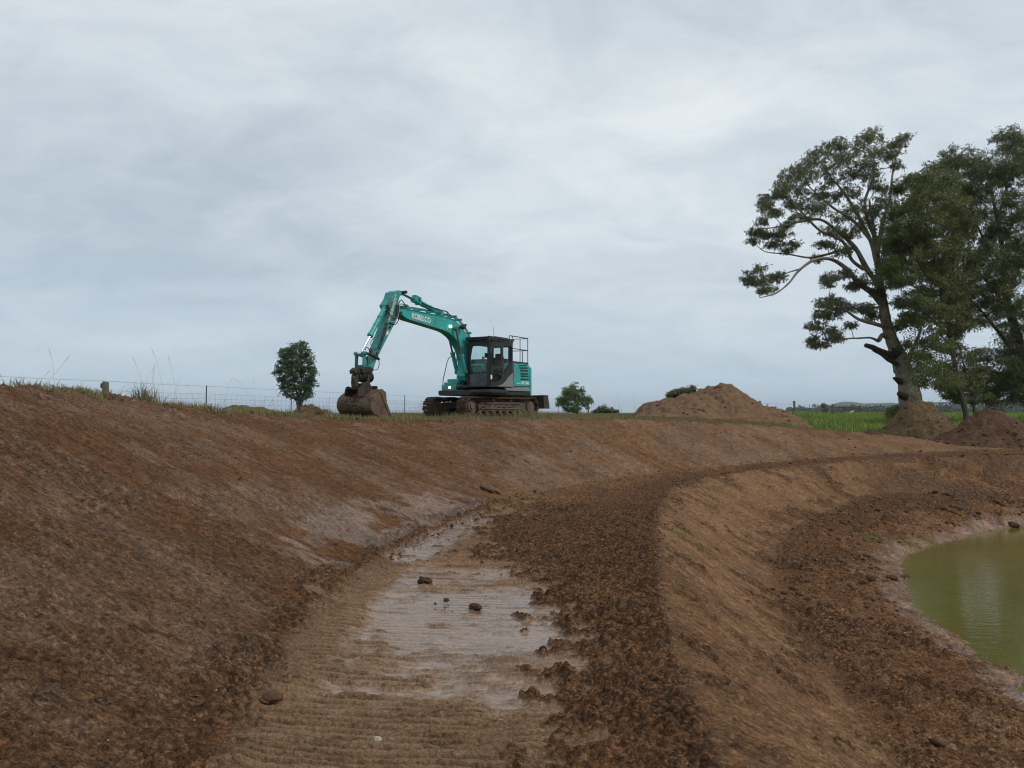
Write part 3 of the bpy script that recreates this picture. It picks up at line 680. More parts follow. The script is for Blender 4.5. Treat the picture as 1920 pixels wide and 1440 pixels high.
for v0 in (.20, -.33):
    mb = MB(); mb.prism([on_v(2, x, y, .2)+L_*(v0-.2) for x, y in ((640, 925), (652, 810), (672, 765), (705, 755), (745, 770), (800, 800), (880, 830), (960, 875), (900, 905), (760, 930))], L_*-.035)
    mb.build('bucket_ear', DSTL, bucket, bevel=.006)
# caked mud on the back of the bucket
mb = MB(); rnd = random.Random(8)
for i in range(420):
    t = rnd.random()**.8*7.4+.6; k = min(int(t), 8); f = t-k; p = shell[min(k+1, 9)].lerp(shell[min(k+2, 9)], f); al = rnd.gauss(.55, .28)
    if al < 0 or al > 1: continue
    if rnd.random() > (.25+.12*t): continue
    c = p-L_*(bw*al); s_ = rnd.uniform(.01, .045)
    nd = (p-ctr).normalized(); b0 = len(mb.v)
    u_ = L_*s_*rnd.uniform(1, 2.2); w_ = nd.cross(L_).normalized()*s_*rnd.uniform(.7, 1.6); a_ = rnd.random()*3
    u2 = u_*math.cos(a_)+w_*math.sin(a_); w2 = -u_*math.sin(a_)+w_*math.cos(a_)
    mb.add([c+u2, c+w2, c-u2*.9, c-w2*.8, c+nd*s_*rnd.uniform(.35, .7)+u2*.2], [(0, 1, 4), (1, 2, 4), (2, 3, 4), (3, 0, 4), (3, 2, 1, 0)])
for i in range(130):
    t = rnd.random(); a = on_v(2, 1140, 1120, bn); b = on_v(2, 1204, 1300, bn); c = a.lerp(b, t)+L_*(.03-rnd.random()*.5)+F_*rnd.uniform(-.02, .12); s_ = rnd.uniform(.02, .055)
    mb.add([c+Vector((rnd.uniform(-1, 1), rnd.uniform(-1, 1), rnd.uniform(-1, 1)))*s_ for _ in range(4)], [(0, 1, 2), (0, 2, 3), (0, 3, 1), (1, 3, 2)])
mb.build('caked_mud', mat('wet_caked_mud', (.055, .032, .02), .85, 0, .4, 12, .01, 40), bucket, smooth=False)['kind'] = 'stuff'

# ---- upper structure
mb = MB()
foot = [(1.42, -1.20), (1.42, 1.18), (-1.45, 1.20), (-1.62, 1.05), (-1.72, .7), (-1.76, 0), (-1.72, -.7), (-1.6, -1.05), (-1.4, -1.2)]
mb.prism([U(u, v*.985, .80) for u, v in foot], UP*.20)
mb.build('turntable_deck', BLK, EX, bevel=.03)
eng = [(-.06, 1.18), (-1.40, 1.20), (-1.40, -1.2), (.15, -1.2), (.15, .1), (-.06, .12)]
mb = MB(); mb.prism([U(u, v, 1.002) for u, v in eng], UP*1.04); hood = mb.build('engine_cover', TEAL, EX, bevel=.04, seg=3)
cw = [(-1.405, 1.23), (-1.56, 1.21), (-1.70, 1.04), (-1.78, .6), (-1.77, 0), (-1.74, -.6), (-1.64, -1.0), (-1.52, -1.17), (-1.405, -1.19)]
mb = MB(); mb.prism([U(u*1.0, v, .84) for u, v in cw], UP*1.12); mb.build('counterweight', TEAL, EX, bevel=.07, seg=3)
mb = MB(); mb.prism([U(u, v, 2.044) for u, v in ((-.1, 1.1), (-1.32, 1.1), (-1.32, -1.1), (.1, -1.1), (.1, .15), (-.1, .15))], UP*.05)
mb.box(U(-.35, .55, 2.16), F_*.22, L_*.3, UP*.07); mb.box(U(-.7, -.55, 2.18), F_*.35, L_*.35, UP*.09); mb.cyl(U(-.95, -.7, 2.15), U(-.95, -.7, 2.42), .05)
mb.build('top_deck', BLK, hood, bevel=.02)
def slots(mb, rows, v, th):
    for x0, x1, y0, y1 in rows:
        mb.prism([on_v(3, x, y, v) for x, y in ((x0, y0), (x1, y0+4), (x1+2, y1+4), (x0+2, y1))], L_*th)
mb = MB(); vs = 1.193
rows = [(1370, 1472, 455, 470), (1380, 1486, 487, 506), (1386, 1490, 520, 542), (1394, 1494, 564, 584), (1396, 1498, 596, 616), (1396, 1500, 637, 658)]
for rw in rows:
    mb = MB(); slots(mb, [rw], vs+.003, .006); mb.build('louvre', mat('louvre_shade', (.004, .028, .026), .6), hood, smooth=False)  # raised dark teal strip: the shade inside the slot is put into its colour
letters('SK140', on_v(3, 1404, 716, vs+.004), on_v(3, 1502, 720, vs+.004), on_v(3, 1404, 672, vs+.004), L_, hood, WHT, .03)
letters('GEOSPEC', on_v(3, 1338, 711, vs+.004), on_v(3, 1398, 714, vs+.004), on_v(3, 1338, 694, vs+.004), L_, hood, WHT, .02)
letters('LC', on_v(3, 1505, 720, vs+.004), on_v(3, 1518, 720.5, vs+.004), on_v(3, 1505, 701, vs+.004), L_, hood, WHT, .02)
mb = MB(); mb.prism([on_v(3, x, y, vs+.003) for x, y in ((1308, 736), (1522, 742), (1520, 752), (1308, 746))], L_*.004)
mb.prism([on_v(3, 1297, 440, vs+.003), on_v(3, 1300, 440, vs+.003), on_v(3, 1306, 760, vs+.003), on_v(3, 1302, 760, vs+.003)], L_*.003)
mb.build('black_stripe', BLK, hood, smooth=False)
mb = MB(); mb.prism([on_v(3, x, y, vs+.003) for x, y in ((1302, 530), (1340, 527), (1304, 610))], L_*.004); mb.build('grey_flash', GREYP, hood, smooth=False)
mb = MB(); mb.prism([on_v(3, x, y, 1.205) for x, y in ((1175, 762), (1535, 772), (1538, 812), (1215, 798))], L_*.012); mb.build('lower_trim', GREYP, EX, bevel=.004)
mb = MB(); mb.prism([U(1.50, .30, .86), U(1.56, .5, .86), U(1.56, 1.10, .86), U(1.45, 1.245, .86), U(.35, 1.245, .86), U(.2, 1.0, .86), U(.2, .3, .86)], UP*.155)
mb.build('cab_skirt', BLK, EX, bevel=.04, seg=3)
# right front: stepped tool box, tank, rail, lamp
mb = MB()
mb.prism([U(1.22, -1.19, 1.003), U(1.22, -.50, 1.003), U(.30, -.50, 1.003), U(.30, -1.19, 1.003)], UP*.22)
mb.prism([U(1.12, -1.15, 1.224), U(1.12, -.54, 1.224), U(.30, -.54, 1.224), U(.30, -1.15, 1.224)], UP*.09)
mb.prism([U(.95, -1.12, 1.315), U(.95, -.56, 1.315), U(.30, -.56, 1.315), U(.30, -1.12, 1.315)], UP*.13)
box = mb.build('tool_box', TEAL, EX, bevel=.03, seg=3)
mb = MB(); mb.box(U(1.225, -.80, 1.11), L_*.045, F_*.012, UP*.045); mb.build('headlight', LAMP, box)
for v in (-1.02, -.60):
    mb = MB(); mb.box(U(1.222, v, 1.10), L_*.045, F_*.008, UP*.05); mb.build('reflector', mat('amber_reflector', (.35, .22, .04), .3), box)
mb = MB(); mb.prism([U(.28, -1.18, 1.003), U(.28, -.52, 1.003), U(-.4, -.52, 1.003), U(-.4, -1.18, 1.003)], UP*.98); mb.build('fuel_tank', TEAL, EX, bevel=.07, seg=3)
mb = MB(); mb.prism([U(1.42, -1.2, .84), U(1.30, -.2, .84), U(.9, .2, .84), U(.2, .2, .84), U(.2, -1.2, .84)], UP*.14); mb.build('front_step', BLK, EX, bevel=.03)
mb = MB(); mb.tube([on_v(3, x, y, -1.17) for x, y in ((358, 805), (358, 740), (362, 650), (392, 520), (418, 410), (438, 365), (470, 345), (520, 300))], .016, 8)
mb.tube([U(.3, -1.12, 1.98), U(.3, -1.12, 2.65), U(-.3, -1.12, 2.65), U(-.3, -1.12, 1.98)], .016, 8); mb.tube([U(.3, -1.12, 2.3), U(-.3, -1.12, 2.3)], .014, 8)
mb.build('front_handrail', BLK, EX)
# boom foot bracket, hoses and dark machinery between boom and cab
mb = MB()
for v in (.13, -.33): mb.prism([U(.75, v, 1.0), U(.95, v, 1.25), U(.9, v, 1.62), U(.65, v, 1.68), U(.35, v, 1.5), U(.2, v, 1.0)], L_*-.05)
mb.box(U(.1, -.1, 1.35), F_*.25, L_*.32, UP*.34); mb.cyl(U(1.22, -.4, 1.12), U(1.22, .25, 1.12), .08)
mb.build('boom_bracket', BLK, EX)
HOSE = mat('black_hose', (.012, .012, .013), .45, 0, .2)
LH = mat('grey_hose', (.25, .25, .24), .5, 0, .2)
def hose(P, r=.014, m=HOSE, parent=EX):
    P = [Vector(p) for p in P]; Q = []
    for i in range(len(P)-1):
        a, b, c, e = P[max(i-1, 0)], P[i], P[i+1], P[min(i+2, len(P)-1)]
        for k in range(6):
            t = k/6; Q.append(.5*((2*b)+(c-a)*t+(2*a-5*b+4*c-e)*t*t+(3*b-a-3*c+e)*t**3))
    Q.append(P[-1]); MB().tube(Q, r, 7).build('hose', m, parent)
rnd = random.Random(3)
for k in range(5):
    v = .12-.09*k
    hose([U(.15, v, 1.55+.04*k), U(.55, v+.02, 1.95), U(.95, v, 1.55), U(1.15+.05*k, v-.02, 1.15), U(.8, v, .98)], .016)
z6p = lambda L, v: [on_v(6, x, y, v) for x, y in L]
hose(z6p([(712, 300), (722, 268), (745, 262), (775, 300), (798, 345), (802, 380)], .0), .016)
hose(z6p([(718, 330), (740, 318), (780, 330), (830, 335), (880, 385), (960, 410)], -.05), .013)
hose(z6p([(660, 330), (655, 430), (665, 500), (650, 540), (600, 525), (560, 470), (520, 425), (480, 430), (455, 480)], .17), .014)
hose(z6p([(705, 300), (706, 420), (692, 500), (655, 565), (605, 585), (560, 575), (525, 555)], .20), .014, LH)
hose(z6p([(690, 330), (700, 450), (695, 560), (665, 615), (620, 625), (560, 600)], .15), .016)
hose(z6p([(675, 330), (672, 420), (668, 500), (640, 560)], .16), .018)
hose(z6p([(1010, 250), (1060, 305), (1150, 350), (1240, 385), (1300, 400), (1400, 430), (1440, 460), (1480, 510)], .02), .017)
hose(z6p([(1270, 385), (1330, 410), (1420, 432), (1455, 470), (1500, 520)], -.1), .017)
for k in range(4):     # hard lines over the top of the boom down to the deck
    v = .05-.09*k; o = k*7
    hose(z6p([(860+o, 385-o), (1100+o, 428-o), (1300+o, 470-o), (1440+o, 500-o), (1545+o, 540-o), (1610+o, 600-o), (1690+o, 700-o), (1740+o, 800-o), (1790+o, 930)], v), .011, TEALW)
mb = MB()
for x, y in ((1000, 410), (1180, 440), (1380, 484), (1500, 512), (1580, 560), (1650, 640), (1720, 760), (800, 395)):
    c = on_v(6, x, y, -.08); mb = MB(); mb.box(c, F_*.03, L_*.20, UP*.035); mb.build('pipe_bracket', TEALW, boom)
mb = MB(); mb.box(on_v(6, 770, 385, -.08), F_*.05, L_*.19, UP*.09); mb.build('hose_bracket', TEALW, boom)
hose(z6p([(200, 1010), (215, 975), (245, 980), (262, 1030), (258, 1080)], .0), .013)
hose(z6p([(180, 1090), (190, 1160), (188, 1250), (200, 1300)], .02), .013); hose(z6p([(225, 1100), (232, 1180), (226, 1250)], .0), .013)
hose(z6p([(360, 1060), (395, 1120), (406, 1200), (398, 1270), (370, 1308), (335, 1306)], .14), .012)
hose(z6p([(270, 980), (290, 1000), (300, 1040), (285, 1080), (300, 1110)], .12), .022, mat('rusty_hose', (.10, .06, .04), .8, 0, .4))
hose(z6p([(255, 1000), (275, 1030), (280, 1075)], .15), .02)
hose(z6p([(330, 820), (310, 850), (285, 880), (285, 950)], -.05), .014, TEALW)
# ---- cab: frames of four sides with openings, panes, door
def frame_panel(mb, loops3, plane, coord, inward, th):
    """loops of close-up points on a plane -> slab with holes"""
    to = (lambda x, y: on_v(3, x, y, coord)) if plane == 'v' else (lambda x, y: on_u(3, x, y, coord))
    ax = F_ if plane == 'v' else L_
    def loc2(p): q = p-Vector((OX, OY, G0)); return (q.dot(ax), q.z)
    L2 = [[loc2(to(x, y)) for x, y in L] for L in loops3]
    return L2
def add_panel(mb, L2, plane, coord, th):
    V, Fc = flat2d(L2, th/2)
    if plane == 'v': mb.add([U(p[0], coord-th/2+p[2], p[1]) for p in V], Fc)
    else: mb.add([U(coord-th/2+p[2], p[0], p[1]) for p in V], Fc)
def pane(mb, L, plane, coord):
    P = [(U(p[0], coord, p[1]) if plane == 'v' else U(coord, p[0], p[1])) for p in L]
    mb.prism(P, (L_ if plane == 'v' else F_)*.006)
VC, UC, UR, VR = 1.24, 1.54, -.04, .22
s_out = [(968, 748), (982, 165), (1010, 142), (1262, 158), (1284, 178), (1296, 752)]
s_rear = [(1164, 215), (1178, 204), (1262, 208), (1276, 225), (1278, 402), (1178, 588), (1166, 580)]
s_up = [(1004, 262), (1046, 214), (1122, 212), (1131, 222), (1136, 470), (1000, 477)]
s_lo = [(1012, 535), (1040, 512), (1138, 500), (1139, 640), (1090, 680), (1018, 690), (1002, 640)]
A = frame_panel(None, [s_out, s_rear, [(990, 730), (996, 190), (1020, 158), (1135, 160), (1150, 185), (1152, 640), (1090, 722)]], 'v', VC, 0, 0)
A = [roundp(a, .04) for a in A]
mb = MB(); add_panel(mb, A, 'v', VC, .07)
f_out = [(664, 748), (700, 180), (712, 150), (960, 142), (985, 170), (970, 748)]
f_win = [(692, 715), (698, 560), (722, 330), (742, 215), (766, 203), (930, 203), (952, 225), (946, 450), (938, 728), (712, 730)]
B = [roundp(a, .05) for a in frame_panel(None, [f_out, f_win], 'u', UC, 0, 0)]
# lean the near edges onto the side plane: the front sheet's own v runs from the boom side to the cab's left side
B[0] = [(min(max(p[0], VR), VC), p[1]) for p in B[0]]
add_panel(mb, B, 'u', UC, .07)
zt = max(p[1] for p in A[0]); zb = min(p[1] for p in A[0])
far = [[(UR, zb), (UC-.04, zb), (UC-.12, zt), (UR, zt)], [(.12, zb+.62), (UC-.16, zb+.62), (UC-.22, zt-.13), (.12, zt-.13)]]
add_panel(mb, [roundp(a, .05) for a in far], 'v', VR+.04, .05)
rear = [[(VR+.05, zb), (VC-.07, zb), (VC-.07, zt), (VR+.05, zt)], [(VR+.16, zb+.75), (VC-.18, zb+.75), (VC-.18, zt-.16), (VR+.16, zt-.16)]]
add_panel(mb, [roundp(a, .05) for a in rear], 'u', UR+.05, .05)
mb.box(U((UC+UR)/2, (VC+VR)/2, zb+.03), F_*(UC-UR)*.47, L_*(VC-VR)*.46, UP*.03)
mb.prism([U(UR-.02, VR+.01, zt-.012), U(UC+.01, VR+.01, zt-.012), U(UC+.01, VC+.005, zt-.012), U(UR-.02, VC+.005, zt-.012)], UP*.05)
# inner dashboard and side console
mb.box(U(.45, VR+.17, zb+.42), F_*.45, L_*.09, UP*.20)
cab = mb.build('cab', BLK, EX, bevel=.008)
mb = MB(); pane(mb, B[1], 'u', UC-.05); pane(mb, A[1], 'v', VC-.05); pane(mb, roundp(far[1], .05), 'v', VR+.04); pane(mb, roundp(rear[1], .05), 'u', UR+.03)
mb.build('window_pane', GLS, cab, smooth=False)
mb = MB()
mb.tube([on_u(3, 700, 568, UC), on_u(3, 940, 556, UC)], .010, 6); mb.build('windscreen_bar', BLK, cab)
mb = MB(); mb.tube([on_u(3, 930, 300, UC+.02), on_u(3, 935, 360, UC+.02)], .05, 8); mb.build('mirror', BLK, cab)
Dr = frame_panel(None, [[(990, 735), (994, 190), (1018, 152), (1137, 154), (1154, 185), (1156, 640), (1092, 727)], s_up, s_lo], 'v', VC+.01, 0, 0)
Dr = [roundp(a, .05) for a in Dr]
mb = MB(); add_panel(mb, Dr, 'v', VC+.028, .045); door = mb.build('door', BLK, cab, bevel=.006)
mb = MB(); pane(mb, Dr[1], 'v', VC+.0); pane(mb, Dr[2], 'v', VC+.0); mb.build('door_pane', GLS, door, smooth=False)
mb = MB(); mb.prism([on_v(3, x, y, VC+.03) for x, y in ((990, 590), (1010, 590), (1012, 645), (992, 648))], L_*.02); mb.build('handle', WHT, door, bevel=.004)
mb = MB(); mb.prism([on_v(3, x, y, VC+.002) for x, y in ((1292, 556), (1294, 640), (1298, 750), (1075, 742), (1150, 715), (1195, 670), (1230, 620))], L_*.012); mb.build('grey_flash', GREYP, cab, bevel=.003)
mb = MB()
mb.box(U(.42, .70, zb+.38), F_*.24, L_*.24, UP*.09); mb.box(U(.16, .70, zb+.80), F_*.08-UP*.02, L_*.23, UP*.36); mb.box(U(.12, .70, zb+1.22), F_*.05, L_*.13, UP*.09)
mb.box(U(.5, .40, zb+.5), F_*.2, L_*.05, UP*.05); mb.box(U(.5, 1.0, zb+.5), F_*.2, L_*.05, UP*.05); mb.box(U(.4, .7, zb+.2), F_*.2, L_*.2, UP*.12)
mb.cyl(U(.72, .42, zb+.5), U(.75, .42, zb+.72), .02); mb.cyl(U(.72, 1.0, zb+.5), U(.75, 1.0, zb+.72), .02)
mb.build('seat', SEATM, cab, bevel=.03)
mb = MB(); mb.tube([U(1.3, .62, zb+.06), U(1.2, .62, zb+.45)], .015, 6); mb.build('control_lever', RUB, cab)
mb = MB(); mb.tube([U(1.3, .82, zb+.06), U(1.2, .82, zb+.45)], .015, 6); mb.build('control_lever', RUB, cab)
mb = MB(); mb.box(U(1.25, 1.02, zb+.75), F_*.03, L_*.13, UP*.09); mb.build('display', RUB, cab)
mb = MB()
g0 = zt+.045
for k in range(9):
    u = -.05+k*(UC+.14)/8; mb.box(U(u, (VC+VR)/2, g0+.05), F_*.022, L_*(VC-VR)*.48, UP*.02)
for v in (VR+.02, VC-.02): mb.box(U(UC/2-.02, v, g0+.05), F_*(UC/2+.12), L_*.025, UP*.035)
mb.box(U(UC+.07, (VC+VR)/2, g0+.02), F_*.025, L_*(VC-VR)*.5, UP*.05); mb.box(U(.55, .75, g0+.10), F_*.45, L_*.35, UP*.03)
for u, v in ((0, VR+.03), (0, VC-.03), (UC-.05, VR+.03), (UC-.05, VC-.03)): mb.box(U(u, v, g0), F_*.04, L_*.03, UP*.05)
mb.build('roof_guard', mat('mossy_black', (.024, .024, .02), .7, 0, .4, 9, .003, 40, dirt=.4, dirtcol=(.08, .065, .04)), EX)
mb = MB(); mb.cyl(U(.5, .7, g0+.1), U(.5, .7, g0+.55), .006, 6); mb.build('antenna', RUB, EX)
mb = MB()
for v in (VR+.03, VC-.02):
    mb = MB(); mb.tube([U(UC+.03, v, zb+.1), U(UC+.045, v, zt-.1)], .02, 6); mb.build('side_rail', BLK, cab)
mb = MB(); mb.box(U(UC+.06, VC-.04, zt-.02), F_*.04, L_*.05, UP*.06)
mb.build('cab_lamp', BLK, cab)
mb = MB(); mb.tube([on_v(3, 990, 215, VC+.08), on_v(3, 995, 300, VC+.1)], .05, 8); mb.build('mirror', BLK, cab)
# ---- handrail above the engine
ra = on_v(3, 1242, 68, .95); rb_ = on_v(3, 1490, 105, .95); q = rb_-Vector((OX, OY, G0)); uq, zq = q.dot(F_), q.z; ua = (ra-Vector((OX, OY, G0))).dot(F_)
za = (ra.z-G0); mz = on_v(3, 1495, 265, .95).z-G0; base_z = 2.07
vf = (on_u(3, 1286, 130, uq)-Vector((OX, OY, G0))).dot(L_)
mb = MB()
mb.tube([U(ua, .95, base_z), U(ua, .95, zq-.05), U(ua-.04, .95, zq), U(uq, .95, zq), U(uq, vf, zq), U(uq, vf, base_z)], .017, 8)
mb.tube([U(ua, .95, mz), U(uq, .95, mz), U(uq, vf, mz)], .015, 8)
um = (on_v(3, 1283, 200, .95)-Vector((OX, OY, G0))).dot(F_)
for u, v in ((um, .95), (uq, .95), (uq, vf*.35+.62), (uq, (.95+vf)/2)):
    mb.tube([U(u, v, base_z), U(u, v, zq if (u, v) != (uq, vf*.35+.62) else mz)], .015, 8)
mb.box(U((ua+uq)/2, .96, base_z+.03), F_*abs(ua-uq)*.5, L_*.02, UP*.05); mb.box(U(uq, (.95+vf)/2, base_z+.03), F_*.02, L_*abs(.95-vf)*.5, UP*.05)
mb.build('handrail', BLK, EX)

# ---- undercarriage
F2, L2_ = frame(44)
def W(u, v, z): return Vector((OX-.14, OY, G0))+F2*u+L2_*v+UP*z
mb = MB(); mb.cyl(W(0, 0, .62), W(0, 0, .82), .62, 32); mb.prism([W(.75, .72, .30), W(.75, -.72, .30), W(-.75, -.72, .30), W(-.75, .72, .30)], UP*.34)
for sgn in (-1, 1):
    for e in (-1, 1): mb.hexa([W(e*.35, sgn*.45, .32), W(e*.75, sgn*.45, .32), W(e*1.05, sgn*.85, .28), W(e*.60, sgn*.85, .28), W(e*.35, sgn*.45, .60), W(e*.75, sgn*.45, .60), W(e*1.05, sgn*.85, .50), W(e*.60, sgn*.85, .50)])
mb.build('chassis', mat('muddy_black', (.022, .02, .018), .7, 0, .4, 5, .003, 30, dirt=.4, dirtcol=(.06, .04, .027)), EX, bevel=.02)
def track(v):
    hl, r, zc_ = 1.50, .335, .375
    arc = math.pi*r; tot = 2*(2*hl)+2*arc; N = 43
    def at(s):   # along the loop: position and outward normal in (u,z)
        s %= tot
        if s < 2*hl:
            x = hl-s; sag = .02*math.sin(2*math.pi*2*s/(2*hl)); return (x, zc_+r-.015-abs(sag), 0, 1)
        s -= 2*hl
        if s < arc: a = math.pi/2+s/r; return (-hl+r*math.cos(a), zc_+r*math.sin(a), math.cos(a), math.sin(a))
        s -= arc
        if s < 2*hl: return (-hl+s, zc_-r, 0, -1)
        s -= 2*hl; a = -math.pi/2+s/r; return (hl+r*math.cos(a), zc_+r*math.sin(a), math.cos(a), math.sin(a))
    mb = MB(); rnd = random.Random(int(v*10)+5)
    for k in range(N):
        x, z, nx, nz = at(k*tot/N); n_ = F2*nx+UP*nz; t_ = F2*nz-UP*nx; c = W(x, v, z)+n_*.0
        jit = rnd.uniform(-.006, .006)
        mb.box(c+n_*(.012+jit), t_*(tot/N*.47), L2_*.275, n_*.016)
        for q in (-.055, .0, .055): mb.box(c+n_*.045+t_*q, t_*.010, L2_*.272, n_*.022)
        for sg in (-.07, .07): mb.box(c-n_*.045+L2_*sg, t_*(tot/N*.5), L2_*.022, n_*.04)
        for _ in range(7):   # packed mud between the grousers
            s_ = rnd.uniform(.03, .07); p = c+n_*(.035)+t_*rnd.uniform(-.09, .09)+L2_*rnd.uniform(-.26, .26)
            mb.add([p+t_*s_, p+L2_*s_*1.5, p-t_*s_, p-L2_*s_*1.5, p+n_*s_*rnd.uniform(.35, .9)], [(0, 1, 4), (1, 2, 4), (2, 3, 4), (3, 0, 4), (3, 2, 1, 0)])
    trk = mb.build('crawler_track', MUD, EX, smooth=False)
    sg = 1 if v > 0 else -1
    mb = MB()
    mb.prism([W(1.15, v+sg*.14, .24), W(1.15, v+sg*.14, .50), W(1.0, v+sg*.14, .56), W(-1.2, v+sg*.14, .56), W(-1.35, v+sg*.14, .50), W(-1.35, v+sg*.14, .2), W(1.0, v+sg*.14, .2)], L2_*(-sg*.28))
    mb.box(W(.0, v+sg*.15, .30), F2*1.05, L2_*.03, UP*.025); mb.box(W(-.1, v+sg*.15, .50), F2*.9, L2_*.025, UP*.02)
    mb.build('track_frame', TFR, trk, bevel=.015)
    mb = MB(); mb.cyl(W(1.5, v-.09, .375), W(1.5, v+.09, .375), .30, 28); mb.cyl(W(1.5, v+sg*.09, .375), W(1.5, v+sg*.15, .375), .20, 24, .17); mb.cyl(W(1.5, v+sg*.15, .375), W(1.5, v+sg*.20, .375), .08, 16); mb.build('idler_wheel', TFR, trk, bevel=.008)
    mb = MB(); mb.cyl(W(-1.5, v-.10, .375), W(-1.5, v+.10, .375), .27, 28); mb.cyl(W(-1.5, v+sg*.10, .375), W(-1.5, v+sg*.22, .375), .20, 24)
    for k in range(20):
        a = 2*math.pi*k/20; mb.box(W(-1.5, v, .375)+F2*math.cos(a)*.29+UP*math.sin(a)*.29, F2*.02, L2_*.03, UP*.02)
    mb.build('drive_sprocket', TFR, trk, bevel=.006)
    for k in range(7):
        u = -1.0+k*.35; mb = MB(); mb.cyl(W(u, v-.15, .145), W(u, v+.15, .145), .085, 16); mb.cyl(W(u, v+sg*.15, .145), W(u, v+sg*.19, .145), .045, 12); mb.build('track_roller', TFR, trk)
    for u in (-.45, .45):
        mb = MB(); mb.cyl(W(u, v-.05, .625), W(u, v+sg*.19, .625), .055, 16); mb.build('carrier_roller', TFR, trk)
    mb = MB()
    for _ in range(150):
        s_ = rnd.uniform(.02, .06); p = W(rnd.uniform(-1.3, 1.2), v+sg*rnd.uniform(.05, .17), .57+rnd.uniform(0, .03)) if rnd.random() < .7 else W(rnd.uniform(-1.35, 1.2), v+sg*.15, rnd.uniform(.2, .5))
        mb.add([p+F2*s_*1.4, p+L2_*s_, p-F2*s_*1.4, p-L2_*s_, p+UP*s_*.8, p-UP*s_*.4], [(0, 1, 4), (1, 2, 4), (2, 3, 4), (3, 0, 4), (1, 0, 5), (2, 1, 5), (3, 2, 5), (0, 3, 5)])
    mb.build('packed_mud', MUD, trk, smooth=False)['kind'] = 'stuff'
track(1.0); track(-1.0)
mb = MB(); BL = []
for k in range(9):
    a = -0.9+1.8*k/8; BL.append((-2.30-.16*math.cos(a)+.16, .58+.27*math.sin(a)/math.sin(.9)))
BLD = mat('worn_blade_steel', (.06, .05, .042), .6, .2, .35, 4, .004, 25, dirt=.4, dirtcol=(.06, .038, .024))
prof = BL+[(u-.03-0.0*z, z) for u, z in BL[::-1]]
mb.prism([W(u, -1.25, z) for u, z in prof], L2_*2.5)
for v in (-1.27, 1.25): mb.prism([W(-2.20, v, .31), W(-2.16, v, .85), W(-2.42, v, .85), W(-2.52, v, .31)], L2_*.02)
bl = mb.build('dozer_blade', BLD, EX)
mb = MB()
for v in (-.5, .5): mb.hexa([W(-.7, v-.06, .35), W(-2.28, v-.06, .42), W(-2.28, v+.06, .42), W(-.7, v+.06, .35), W(-.7, v-.06, .5), W(-2.28, v-.06, .62), W(-2.28, v+.06, .62), W(-.7, v+.06, .5)])
mb.box(W(-2.0, 0, .5), F2*.06, L2_*.6, UP*.07); mb.build('blade_arm', BLD, bl, bevel=.01)
# ------------------------------------------------------------------ plants
def leafmat(name, a, b, sc=.9):
    m = bpy.data.materials.new(name); m.use_nodes = True; t = NT(m.node_tree)
    pos = t.n('ShaderNodeNewGeometry').outputs['Position']
    f = t.ramp(t.math('ADD', t.math('MULTIPLY', t.noise(pos, sc, 4, .6), .6), t.math('MULTIPLY', t.noise(pos, 14, 2, .6), .4)), [(.36, 0), (.64, 1)])
    c = t.mix(f, a, b)
    bs = t.n('ShaderNodeBsdfPrincipled', {'Base Color': c, 'Roughness': .55, 'Specular IOR Level': .35})
    tr = t.n('ShaderNodeBsdfTranslucent', {'Color': c}); ms = t.n('ShaderNodeMixShader', {0: .25})
    t.t.links.new(bs.outputs[0], ms.inputs[1]); t.t.links.new(tr.outputs[0], ms.inputs[2])
    t.t.links.new(ms.outputs[0], t.n('ShaderNodeOutputMaterial').inputs[0]); return m
GUMLEAF = leafmat('gum_leaves', (.085, .100, .046), (.19, .205, .100))
DARKLEAF = leafmat('casuarina_leaves', (.074, .088, .036), (.165, .18, .075))
MIDLEAF = leafmat('olive_leaves', (.080, .098, .034), (.185, .20, .07))
ORCHLEAF = leafmat('glossy_leaves', (.050, .085, .040), (.090, .145, .070), 4)
BARK = mat('gum_bark', (.23, .195, .155), .85, 0, .45, 2.2, .05, 5, dirt=.35, dirtcol=(.05, .045, .022))
DBARK = mat('dark_bark', (.060, .048, .036), .9, 0, .35, 4, .03, 9)
DEADW = mat('dead_wood', (.055, .036, .026), .9, 0, .4, 4, .03, 9)
def leaves(cent, n, spread, L, Wd, rng, droop=.35):
    """n leaf quads scattered round each centre; returns verts, faces"""
    K = len(cent); C = np.repeat(cent, n, 0); N = len(C)
    g = rng.normal(0, 1, (N, 3)); g /= (np.linalg.norm(g, axis=1, keepdims=True)+1e-9)
    rad = rng.random((N, 1))**.55*1.08
    C = C+g*rad*np.repeat(spread, n, 0)
    d = rng.normal(0, 1, (N, 3)); d[:, 2] -= droop*2; d /= np.linalg.norm(d, axis=1, keepdims=True)
    s = np.cross(d, rng.normal(0, 1, (N, 3))); s /= (np.linalg.norm(s, axis=1, keepdims=True)+1e-9)
    l = (L*(.6+.8*rng.random((N, 1)))); w_ = (Wd*(.6+.8*rng.random((N, 1))))
    V = np.empty((N, 4, 3)); V[:, 0] = C; V[:, 1] = C+d*l*.45+s*w_*.5; V[:, 2] = C+d*l; V[:, 3] = C+d*l*.45-s*w_*.5
    return V.reshape(-1, 3), np.arange(N*4).reshape(-1, 4)
def bez(a, b, c, n=5): return [a*(1-t)**2+b*2*t*(1-t)+c*t*t for t in [k/n for k in range(n+1)]]
